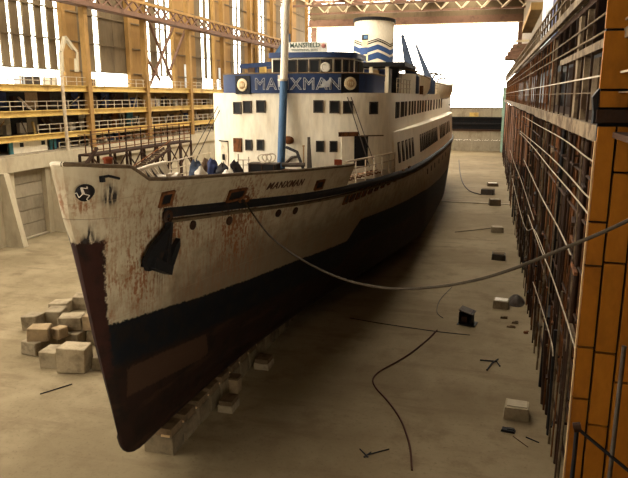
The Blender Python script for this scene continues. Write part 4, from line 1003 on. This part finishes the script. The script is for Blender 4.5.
def davit(label, x, y, h):
    b = B(); b.tube(spline([(x - .9, y, 15.2), (x - .85, y, 15.2 + h * .6), (x - .55, y, 15.2 + h * .92), (x, y, 15.2 + h), (x + .45, y, 15.2 + h * .93)], 6), .12, 7)
    b.box((x - .9, y, 15.3), (.35, .35, .22)); b.beam((x + .42, y, 15.2 + h * .93), (x + .42, y, 15.2 + h * .62), .05)
    o = b.build('davit', M['frame_dark'], None, (x - .9, y, 15.2)); tag(o, label, 'davit', None)
q = on(414.5, 85.5, 1, 62.5)
lifeboat('white lifeboat seen end-on nearest the funnel, covered and stained', (q.x, 66.5, q.z), 7.6, 2.2, 1.75)
for x0_, m_ in ((-.55, 0), (.55, 0)): pass
q2 = on(440.5, 90.5, 1, 88)
lifeboat('smaller far lifeboat overhanging the ship side farther aft', (q2.x, 90, q2.z), 7.4, 2.1, 1.7, radians(-17))
for i, (px, py, Y) in enumerate(((427, 76, 70), (434, 73, 78), (439, 74, 84), (443, 78, 92))):
    q = on(px, py, 1, Y); davit(('curved davit just behind the end-on lifeboat', 'curved davit standing alone between the two lifeboats', 'curved davit before the far lifeboat', 'curved davit over the far end of the aft lifeboat')[i], q.x, Y, q.z - 15.2)
for i, (x, y) in enumerate(((on(411, 90, 1, 63).x, 63), (on(421, 90, 1, 63).x, 63))): piece('boat_chock', M['mast_blue'] if i == 0 else M['rust'], ship, (x, y, 15.55), (.4, .5, .8))
# --- gear heaped on the foredeck
rh = random.Random(11)
def heap(name, label, cat, px, py, Y, w, h, m, top=None, dp=.8):
    q = on(px, py, 1, Y); zb = zd(Y) + .02; H = max(q.z - zb, .3) * .96; w *= 1.05; b = B(); n = 22; lev = 9; vs = []; sd = rh.uniform(0, 50)
    for j in range(lev + 1):
        f = j / lev; rr = (1 - f ** 3) ** .5 if j < lev else .3
        for k in range(n):
            a = 2 * pi * k / n; d = 1 + .8 * noise.noise(Vector((cos(a) * 1.5 + sd, sin(a) * 1.5, f * 2.6))) + .3 * noise.noise(Vector((cos(a) * 4 + sd, sin(a) * 4, f * 3))) + .1 * sin(7 * a + sd) * (1 - f)
            vs.append(Vector((q.x + w * .5 * rr * d * cos(a), Y + dp * .5 * rr * d * sin(a), zb + H * (f * (.86 + .3 * noise.noise(Vector((cos(a) * 1.2 - sd, sin(a) * 1.2, 1.7))) * f + .1 * d)))))
    b.add(vs, [(j * n + k, j * n + (k + 1) % n, (j + 1) * n + (k + 1) % n, (j + 1) * n + k) for j in range(lev) for k in range(n)], 0, True); b.add(vs[-n:], [tuple(range(n))]); b.add(vs[:n], [tuple(range(n))[::-1]])
    o = b.build(name, M[m], None, (q.x, Y, zb)); tag(o, label, cat); return q, zb
heap('tarpaulin_heap', 'blue-grey tarpaulin heap at the left end of the foredeck gear', 'tarpaulin', 196, 160, 37.2, .95, 1, 'tarp_blue')
heap('tarpaulin_heap', 'small brown tarpaulin heap between the two blue heaps', 'tarpaulin', 206, 157.5, 38.6, .55, 1, 'tarp_brown', dp=.6)
heap('tarpaulin_heap', 'larger dark blue tarpaulin heap beside the small brown one', 'tarpaulin', 212.5, 159, 37.4, .8, 1, 'navy', dp=.7)
heap('tarpaulin_heap', 'dark brown bundle on the foredeck below the white side door', 'tarpaulin', 222, 162.5, 37.2, .8, 1, 'tarp_black', dp=.7)
heap('tarpaulin_heap', 'black tarpaulin heap right of the dark brown bundle', 'tarpaulin', 236, 161, 37.8, .75, 1, 'tarp_black', dp=.7)
heap('canvas_bundle', 'white canvas bundle slumped against the leftmost blue-grey heap', 'canvas', 200, 166, 36.2, .7, 1, 'cloth', dp=.5)
heap('canvas_bundle', 'white canvas bundle lying before the dark brown bundle', 'canvas', 228, 168, 36.2, .9, 1, 'cloth', dp=.5)
q = on(160, 172, 1, 30.5); w = thing('anchor_windlass', 'pale windlass drum on the foredeck near the starboard railing', 'windlass', (q.x, 30.5, zd(30.5)))
R = RY(pi / 2); zb = zd(30.5)
B().lathe((q.x, 30.5, zb + .75), [(.3, -1.1), (.3, -.9), (.16, -.88), (.16, .88), (.3, .9), (.3, 1.1)], 14, R).build('winch_drum', M['cloth'], w)
for dx in (-.6, .6): piece('winch_cheek', M['rail'], w, (q.x + dx, 30.5, zb + .5), (.14, .7, 1.0))
piece('winch_bed', M['drust'], w, (q.x, 30.5, zb + .06), (2.2, .9, .12))
q = on(265, 163, 1, 38.6); zb = zd(38.6); x0, x1 = on(251, 165, 1, 38.6).x, on(278, 165, 1, 38.6).x
w = thing('deck_generator', 'black box generator on the foredeck left of the blue mast', 'generator', ((x0 + x1) / 2, 38.6, zb))
piece('generator_case', M['black'], w, ((x0 + x1) / 2, 38.6, (zb + q.z) / 2), (x1 - x0, 1.0, q.z - zb - .05)); piece('generator_lid', M['frame_dark'], w, ((x0 + x1) / 2, 38.6, q.z - .02), (x1 - x0 + .08, 1.08, .06))
for f in (.06, .5, .94): piece('case_rib', M['drust'], w, (x0 + (x1 - x0) * f, 38.08, (zb + q.z) / 2), (.07, .06, q.z - zb - .1))
b = B()
for k in range(3): c_ = Vector((x0 + (x1 - x0) * (.45 + .16 * k), 38.5, q.z + .28 + .03 * k)); b.tube([c_ + Vector((.3 * cos(a), .12 * sin(a * 2), .26 * sin(a))) for a in [2 * pi * j / 14 for j in range(14)]], .04, 5, closed=True)
tag(b.build('hose_coil', M['rail'], None, (x0 + (x1 - x0) * .6, 38.5, q.z)), 'pale hose coils propped on the black generator', 'hose')
b = B(); P0 = on(239, 172, 1, 38.2); zb = zd(38.2)
for px, py in ((238, 154), (243, 160), (248.5, 157)): q = on(px, py, 1, 38.2); b.tube([(q.x, 38.2, zb), q], .04, 6)
for py in (160, 165): b.beam(on(237, py, 1, 38.2), on(250, py, 1, 38.2), .05)
tag(b.build('pipe_rack', M['rail'], None, (P0.x, 38.2, zb)), 'grey pipe rack standing left of the black generator', 'rack')
# folded frame with a white sheet right of the mast
Y = 39.2; zb = zd(Y); k1, k2, k3 = on(286, 147, 1, Y), on(297, 152, 1, Y), on(303, 168, 1, Y); k4 = on(285, 164, 1, Y)
w = thing('folded_frame', 'dark folding frame with a white sheet leaning beside the blue mast', 'frame', (k2.x, Y, zb))
B().tube([k1, k2, k3, Vector((k3.x, Y, zb))], .1, 7).build('bent_tube', M['tarp_black'], w); B().tube([k4, k4.lerp(k2, .55), k2 - Vector((0, 0, .3))], .09, 7).build('bent_tube', M['frame_dark'], w)
B().prism([k1 + Vector((0, .1, -.1)), k2 + Vector((-.05, .1, -.15)), k2 + Vector((-.1, .1, -.65)), k4 + Vector((0, .1, .1))], (0, .06, 0)).build('white_sheet', M['cloth'], w)
B().b2((k4.x - .2, Y - .4, zb), (k3.x + .1, Y + .4, zb + .72)).build('frame_base', M['rust'], w); B().tube([(k4.x - .1, Y - .3, zb + 1.05), (k3.x + .2, Y - .3, zb + 1.1)], .14, 7).build('cross_tube', M['frame_dark'], w)
P, n_ = front_at(289, 140); P = P - Vector((0, .05, 0)); R = RX(pi / 2); tag(B().lathe(P, [(.3, -.02), (.34, .06), (.2, .14), (0, .16)], 14, R, 0, 1.15, .8).build('mushroom_vent', M['rust'], house), 'x', 'x') if False else B().lathe(P, [(.3, -.02), (.34, .06), (.2, .14), (0, .16)], 14, R, 0, 1.15, .8).build('vent_cowl', M['rust'], house)
q0, q1 = on(308.8, 137, 1, 40.2), on(309.5, 168, 1, 40.2); b = B(); b.beam(Vector((q1.x, 40.2, zd(40.2))), q1, .34, .16); b.beam(q1, q0, .3, .16, 0, .16, .1); tag(b.build('leaning_plank', M['frame_dark'], None, (q1.x, 40.2, zd(40.2))), 'tall dark plank standing against the white deckhouse front', 'plank')
q0 = on(303.5, 146, 1, 40.4); b = B(); b.tube([(q0.x, 40.4, zd(40.4)), q0], .05, 6); b.box(q0, (.12, .12, .1)); tag(b.build('thin_post', M['tan'], None, (q0.x, 40.4, zd(40.4))), 'thin tan post left of the tall dark plank', 'post')
# red post and black fairlead at the bow
q0, q1 = on(107.5, 157.5, 1, 22.6), on(107.5, 173, 1, 22.6); b = B(); b.lathe((q0.x, 22.6, zd(22.6)), [(.16, 0), (.16, q0.z - zd(22.6) - .1), (.2, q0.z - zd(22.6) - .08), (.2, q0.z - zd(22.6)), (0, q0.z - zd(22.6) + .05)], 12); b.build('bow_post', M['red'], ship)
b = B(); q = hull_hit(101, 179); b.box(q + Vector((.05, 0, 0)), (.12, .16, .2)); b.tube([q + Vector((.06, 0, .06)), hull_hit(107, 176) + Vector((.06, 0, 0)), hull_hit(118, 178.5) + Vector((.05, 0, .0))], .045, 6); b.build('fairlead', M['black'], bpo)
# --- mooring rope from the bow to the right-hand side
PR = hull_hit(241, 198); A = PR + hull_n(PR) * .1; E_ = on(634, 217, 1, 13.0)
nrm = (E_ - A).cross(UP).normalized()
def plane_hit(px, py): d = ray(px, py); return EYE + d * ((A - EYE).dot(nrm) / d.dot(nrm))
rp_ = [A] + [plane_hit(*p) for p in ((250, 210), (270, 236), (300, 258.5), (340, 278), (385, 288), (430, 287.5), (470, 281.5), (510, 270), (560, 250), (600, 233.5), (624, 222.5))] + [E_]
tag(B().tube(spline(rp_, 8), .04, 7).build('mooring_rope', M['rope'], None, A), 'long sagging mooring rope running from the bow to the amber column', 'rope')
# --- thin cables at the far end
a, b_ = Vector((HC + 5.5, 100, on(444, 105, 1, 100).z)), on(504, 98.5, 1, 182.5)
tag(B().tube(spline([a, a.lerp(b_, .5) - Vector((0, 0, .5)), b_], 8), .09, 6).build('stern_cable', M['frame_dark'], None, a), 'dark cable stretched from the stern to the pale green gate post', 'cable')
# --- floor cables
def floor_line(name, label, pts, r, m): 
    P = spline([fl(x, y, r + .01) for x, y in pts], 6); tag(B().tube(P, r, 6).build(name, M[m], None, P[0]), label, 'hose' if name == 'floor_hose' else 'cable')
floor_line('floor_hose', 'red-brown hose snaking across the dock floor towards the camera', [(437, 330), (428, 339), (412, 352), (398, 361), (380, 371), (373, 379), (376, 388), (387, 400), (398, 415), (405, 430), (410, 448), (412, 470)], .045, 'hose')
floor_line('floor_cable', 'dark thin cable lying across the floor below the rope', [(350, 318), (385, 324), (437, 331.5), (470, 335)], .025, 'black')
floor_line('floor_cable', 'short dark cable coming down from the sagging rope to the floor', [(452, 287), (440, 300), (437, 312), (443, 318)], .025, 'black')
floor_line('floor_cable', 'long curved cable on the floor beside the stern', [(459, 160), (460, 172), (463, 183), (470, 191), (481, 194.5)], .09, 'frame_dark')
floor_line('floor_cable', 'thin cable on the floor leading to the small far block', [(455, 232), (475, 230), (492, 228)], .04, 'frame_dark')
# --- keel blocks
kb = 0
KBL = ['foremost keel block at the bottom of the photo, under the forefoot', 'second keel block from the bow, close behind the foremost', 'third keel block from the bow', 'fourth keel block from the bow, in the hull shadow', 'fifth keel block from the bow, in the hull shadow']
y = fl(163, 437, 1.2).y + 1.15; k = 0; DY = abs(fl(181, 422, 1.2).y - fl(163, 437, 1.2).y); print('keel spacing', DY)
while y < 46:
    z1 = ZK - .02
    lab = KBL[k] if k < 5 else ('sixth seventh eighth ninth tenth eleventh twelfth thirteenth fourteenth fifteenth sixteenth seventeenth eighteenth nineteenth twentieth'.split() + ['last'] * 20)[k - 5] + ' keel block counted from the bow, deep in the hull shadow'
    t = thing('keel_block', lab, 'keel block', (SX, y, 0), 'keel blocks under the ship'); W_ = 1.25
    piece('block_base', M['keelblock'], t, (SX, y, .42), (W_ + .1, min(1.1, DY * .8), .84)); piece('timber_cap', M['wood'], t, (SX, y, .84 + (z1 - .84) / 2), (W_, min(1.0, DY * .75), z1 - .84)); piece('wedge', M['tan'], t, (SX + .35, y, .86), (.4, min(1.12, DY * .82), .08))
    y += DY; k += 1
def shore(label, px0, px1, pyb, pyt, m, dep=1.0):
    p = fl((px0 + px1) / 2, pyb, 0); q = on((px0 + px1) / 2, pyt, 1, p.y); w_ = (fl(px1, pyb).x - fl(px0, pyb).x); H = q.z
    t = thing('bilge_block', label, 'support block', (p.x, p.y + dep / 2, 0)); n_ = 2
    piece('concrete_pad', M['block'], t, (p.x, p.y + dep / 2, H * .3), (w_, dep, H * .6)); piece('timber_cap', M['wood'], t, (p.x, p.y + dep / 2, H * .8), (w_ * .9, dep * .9, H * .4 - .01))
shore('low pale support block beside the tall one, right of the keel blocks', 217, 233, 413, 402, 'block')
shore('low pale support block alone farther back in the hull shadow', 253, 269, 370, 360, 'block')
p = fl(225, 401); q = on(225, 384, 1, p.y + .4)
t = thing('bilge_block', 'tall upright support block behind the low pale one', 'support block', (p.x, p.y + 1.2, 0)); piece('timber_post', M['block_or'], t, (p.x, p.y + 1.2, q.z * .5), (.62, .55, q.z)); piece('post_cap', M['wood'], t, (p.x, p.y + 1.2, q.z + .06), (.7, .6, .1))
# --- heap of loose blocks left of the bow
def block_thing(label, px, pyb, w_, d_, h_, rz, z=0.0, m='block', tilt=(0, 0)):
    p = fl(px, pyb, z); R = RZ(radians(rz)) @ RX(radians(tilt[0])) @ RY(radians(tilt[1])); c_ = p + Vector((0, d_ / 2, h_ / 2))
    t = thing('concrete_block', label, 'block', (p.x, p.y + d_ / 2, z), 'blocks heaped left of the bow'); b = B(); rr = random.Random(int(px * 7 + pyb))
    random.seed(int(px * 13 + pyb)); b.box(c_, (w_, d_, h_), R, 0, .96, .06); o = b.build('block_body', M[m], t); bv = o.modifiers.new('bevel', 'BEVEL'); bv.width = .04; bv.segments = 1
BL = [('largest block at the front of the heap, cube shaped', 69, 374, 1.6, 1.3, 1.45, 12, 0, 'block'), ('flat block left of the front cube, touching it', 47, 368, 1.1, 1.3, .95, 8, 0, 'block'), ('low block by the hull, right of the front cube', 97, 371, .8, 1.2, .8, 10, 0, 'block'),
      ('leftmost low block on the floor with a pale face', 30, 356, 1.15, 1.2, .8, -10, 0, 'block'), ('block in the second row behind the flat front block', 50, 350, 1.1, 1.1, .75, 5, 0, 'block'),
      ('broad block in the middle of the heap, second row', 70, 347, 1.35, 1.3, .9, -6, 0, 'block'), ('block behind the low hull-side block, second row', 90.5, 345, .8, 1.2, .9, 14, 0, 'block'),
      ('stained block standing on the leftmost low block', 34, 341.5, 1.3, 1.2, .75, 22, .82, 'block_or'), ('small reddish block wedged beside the stained top block', 56, 339.5, .75, .8, .62, -8, .78, 'block_or'),
      ('long block lying across the upper middle of the heap', 66, 331, 1.45, 1.2, .85, 20, .93, 'block'), ('block at the upper right of the heap against the hull side', 88, 331, .75, 1.0, .9, 8, .93, 'block_or'),
      ('left rear block half hidden behind the stained top block', 28.5, 331, 1.1, 1.2, .95, 5, 0, 'block'), ('rear block behind the long one, third row', 51, 326, 1.15, 1.2, 1.0, 15, 0, 'block'),
      ('rearmost left block of the heap with a dark bit on top', 56, 314, 1.35, 1.3, .75, 12, 0, 'block'), ('rearmost right block of the heap, pitched up by the hull', 79, 310, 1.3, 1.1, 1.0, 18, 0, 'block')]
for b_ in BL: block_thing(*b_)
# --- loose things on the dock floor, right
def slab(name, label, cat, px, pyb, w_, d_, h_, rz, m, top=None):
    p = fl(px, pyb, 0); c_ = p + Vector((0, d_ / 2, h_ / 2)); t = thing(name, label, cat, (p.x, p.y + d_ / 2, 0)); random.seed(int(px * 3 + pyb)); R = RZ(radians(rz))
    b = B(); b.box(c_, (w_, d_, h_), R, 0, .96, .03); b.build('block_body', M[m], t)
    if top: b = B(); b.box(c_ + R @ Vector((0, .02, h_ / 2 + .02)), (w_ * .8, d_ * .7, .05), R); b.build('block_top', M[top], t)
    return t
slab('concrete_block', 'square grey block on the floor nearest the camera, lower right', 'block', 516.5, 421, 1.12, 1.0, .62, -3, 'block', 'conc')
slab('concrete_block', 'pale-topped block on the floor beside the dark ash heap', 'block', 501, 309, 1.1, .95, .55, -6, 'block', 'cloth')
slab('concrete_block', 'dark block on the floor by the scaffold, mid distance', 'block', 498.5, 260.5, 1.25, 1.1, .55, -4, 'frame_dark', 'wood')
slab('concrete_block', 'small far block at the end of the thin floor cable', 'block', 497, 233, 1.3, 1.2, .6, 5, 'block', 'conc')
slab('concrete_block', 'far block near the scaffold just beyond the end of the curved cable', 'block', 494.5, 206, 1.5, 1.3, .85, 8, 'wood', 'conc')
slab('concrete_block', 'far dark block where the curved stern cable ends', 'block', 487.5, 195, 1.9, 1.5, .85, -8, 'frame_dark', 'wood')
slab('concrete_block', 'farthest block with a white sheet on top', 'block', 492.5, 186.5, 1.8, 1.4, .5, 6, 'wood', 'cloth')
# tilted iron box
p = fl(466, 325); t = thing('iron_box', 'dark open iron box with a tilted lid on the floor', 'box', (p.x, p.y + .4, 0))
R = RZ(radians(-12)); cc = p + Vector((0, .45, .42)); b = B()
for dx in (-.4, .4): b.box(cc + R @ Vector((dx, 0, 0)), (.06, .8, .84), R)
b.box(cc + R @ Vector((0, .38, 0)), (.8, .06, .84), R); b.box(cc + R @ Vector((0, 0, -.36)), (.8, .8, .06), R); b.build('box_shell', M['black'], t)
B().box(cc + Vector((.04, 0, .46)), (1.0, 1.0, .06), R @ RY(radians(14))).build('box_lid', M['frame_dark'], t); B().box(cc + R @ Vector((-.1, -.1, -.1)), (.4, .4, .4), R).build('box_filling', M['drust'], t)
b = B(); b.box(cc + R @ Vector((.1, -.1, -.41)), (1.2, 1.1, .04), R); b.build('box_tray', M['black'], t)
def stick(label, pts, r, m, cat='debris', name='floor_debris'):
    b = B(); P = [fl(x, y, r) for x, y in pts[0]]
    for L in pts: b.tube([fl(x, y, r + .005) for x, y in L], r, 5)
    tag(b.build(name, M[m], None, P[0]), label, cat)
stick('forked dark iron scrap on the floor below the iron box', [[(487, 370), (492, 363)], [(480, 360), (497, 361.5), (500, 366)], [(492, 363), (498, 359)]], .045, 'black', 'scrap', 'iron_scrap')
stick('dark stick with a twisted end lying at the bottom centre', [[(366, 455), (389, 449)], [(360, 449), (368, 457)], [(364, 457), (371, 452)]], .03, 'black', 'stick', 'wooden_stick')
stick('thin dark bar on the floor left of the bow', [[(40, 394), (72, 384)]], .03, 'black', 'bar', 'iron_bar')
stick('thin dark strip on the floor at lower right', [[(526, 437), (539, 442.5)]], .03, 'black', 'strip', 'iron_strip')
stick('pale wooden lath on the floor beside the lower right strip', [[(513, 436), (528, 447)]], .02, 'wood', 'lath', 'wooden_lath')
def chunk(label, px, py, w_, d_, h_, rz, m): 
    p = fl(px, py, 0); b = B(); random.seed(int(px + py)); b.box(p + Vector((0, d_ / 2, h_ / 2)), (w_, d_, h_), RZ(radians(rz)), 0, .85, .02); b.box(p + Vector((.1, d_ / 2 + .02, h_ + .02)), (w_ * .5, d_ * .6, .04), RZ(radians(rz + 6))); tag(b.build('timber_offcut', M[m], None, p), label, 'offcut')
chunk('small timber offcut, leftmost of three before the ash heap', 504, 319, .5, .18, .12, -6, 'wood'); chunk('small timber offcut, middle and rear of three before the ash heap', 515, 324, .42, .2, .14, -14, 'wood'); chunk('long thin timber offcut in front of the other two', 511, 328, .6, .16, .1, -14, 'wood')
chunk('stubby brown offcut near the scaffold foot', 526, 334, .26, .2, .14, 10, 'rust'); chunk('black flat offcut in front of the nearest grey block', 508, 433, .62, .3, .12, -8, 'black')
# ash heap by the scaffold
p = fl(517, 308); b = B(); vs = []; n = 18
for j, (rr, zz) in enumerate(((1.0, 0), (.85, .16), (.6, .36), (.3, .5), (.02, .54))):
    for k in range(n): a = 2 * pi * k / n; d = 1 + .25 * noise.noise(Vector((cos(a) * 2, sin(a) * 2, j * .4 + 5))); vs.append(Vector((p.x + .62 * rr * d * cos(a), p.y + 1.4 + 1.3 * rr * d * sin(a), zz * d)))
b.add(vs, [(j * n + k, j * n + (k + 1) % n, (j + 1) * n + (k + 1) % n, (j + 1) * n + k) for j in range(4) for k in range(n)], 0, True); b.add(vs[:n], [tuple(range(n))[::-1]])
o = b.build('ash_heap', M['frame_dark'], None, (p.x, p.y + 1.4, 0)); tag(o, 'dark grey ash heap at the foot of the scaffold', 'heap'); o['kind'] = 'stuff'
# --- steel access stair and platform behind the bow
GX = -41.0
st_ = thing('access_stair', 'rusty steel access platform with stairs beyond the ship bow', 'staircase', (GX, 74, 0))
gp0, gp1 = on(92, 149, 0, GX), on(191, 146, 0, GX); pz = (gp0.z + gp1.z) / 2
piece('platform_deck', M['drust'], st_, (GX - .8, (gp0.y + gp1.y) / 2, pz), (1.9, gp1.y - gp0.y, .22))
for k in range(8):
    y = gp0.y + (gp1.y - gp0.y) * k / 7
    for x in (GX, GX - 1.6):
        bar('platform_leg', M['drust'], st_, (x, y, 0), (x, y, pz), .24)
    bar('rail_post', M['drust'], st_, (GX, y, pz), (GX, y, pz + 2.6), .12); bar('rail_post', M['rust'], st_, (GX - 1.6, y + 1.2, pz), (GX - 1.6, y + 1.2, pz + 2.2), .1)
    if k < 7:
        y2 = gp0.y + (gp1.y - gp0.y) * (k + 1) / 7
        bar('leg_brace', M['drust'], st_, (GX, y, pz - .2), (GX, y2, pz - 3.2), .13); bar('leg_brace', M['drust'], st_, (GX, y2, pz - .2), (GX, y, pz - 3.2), .13)
for z in (.55, 1.1, 1.7, 2.5): bar('guard_pipe', M['rust'], st_, (GX, gp0.y, pz + z), (GX, gp1.y, pz + z), .1)
for z in (1.1, 2.1): bar('guard_pipe', M['wood'], st_, (GX - 1.6, gp0.y, pz + z), (GX - 1.6, gp1.y, pz + z), .1)
sa, sb_ = on(164, 148, 0, GX + .6), on(127, 174, 0, GX + .6); sc_ = sa + (sb_ - sa) * 1.12
for dx in (0, 1.0): bar('stair_stringer', M['drust'], st_, sa + Vector((dx, 0, 0)), sc_ + Vector((dx, 0, 0)), .14, .3)
piece('stair_landing', M['drust'], st_, (sc_.x + .5, sc_.y - 1.0, sc_.z), (1.4, 2.2, .15)); [bar('platform_leg', M['drust'], st_, (sc_.x + dx, sc_.y - 1.8, 0), (sc_.x + dx, sc_.y - 1.8, sc_.z), .2) for dx in (0, 1.0)]
for k in range(1, 14): q = sa.lerp(sc_, k / 14); piece('stair_tread', M['wood'], st_, (q.x + .5, q.y, q.z), (1.0, .5, .09))
bar('stair_rail', M['rust'], st_, sa + Vector((1.0, 0, 1.0)), sc_ + Vector((1.0, 0, 1.0)), .09)
bar('platform_brace', M['drust'], st_, on(77, 178, 0, GX), on(97, 148, 0, GX), .3)
# second platform further along, behind the deckhouse corner
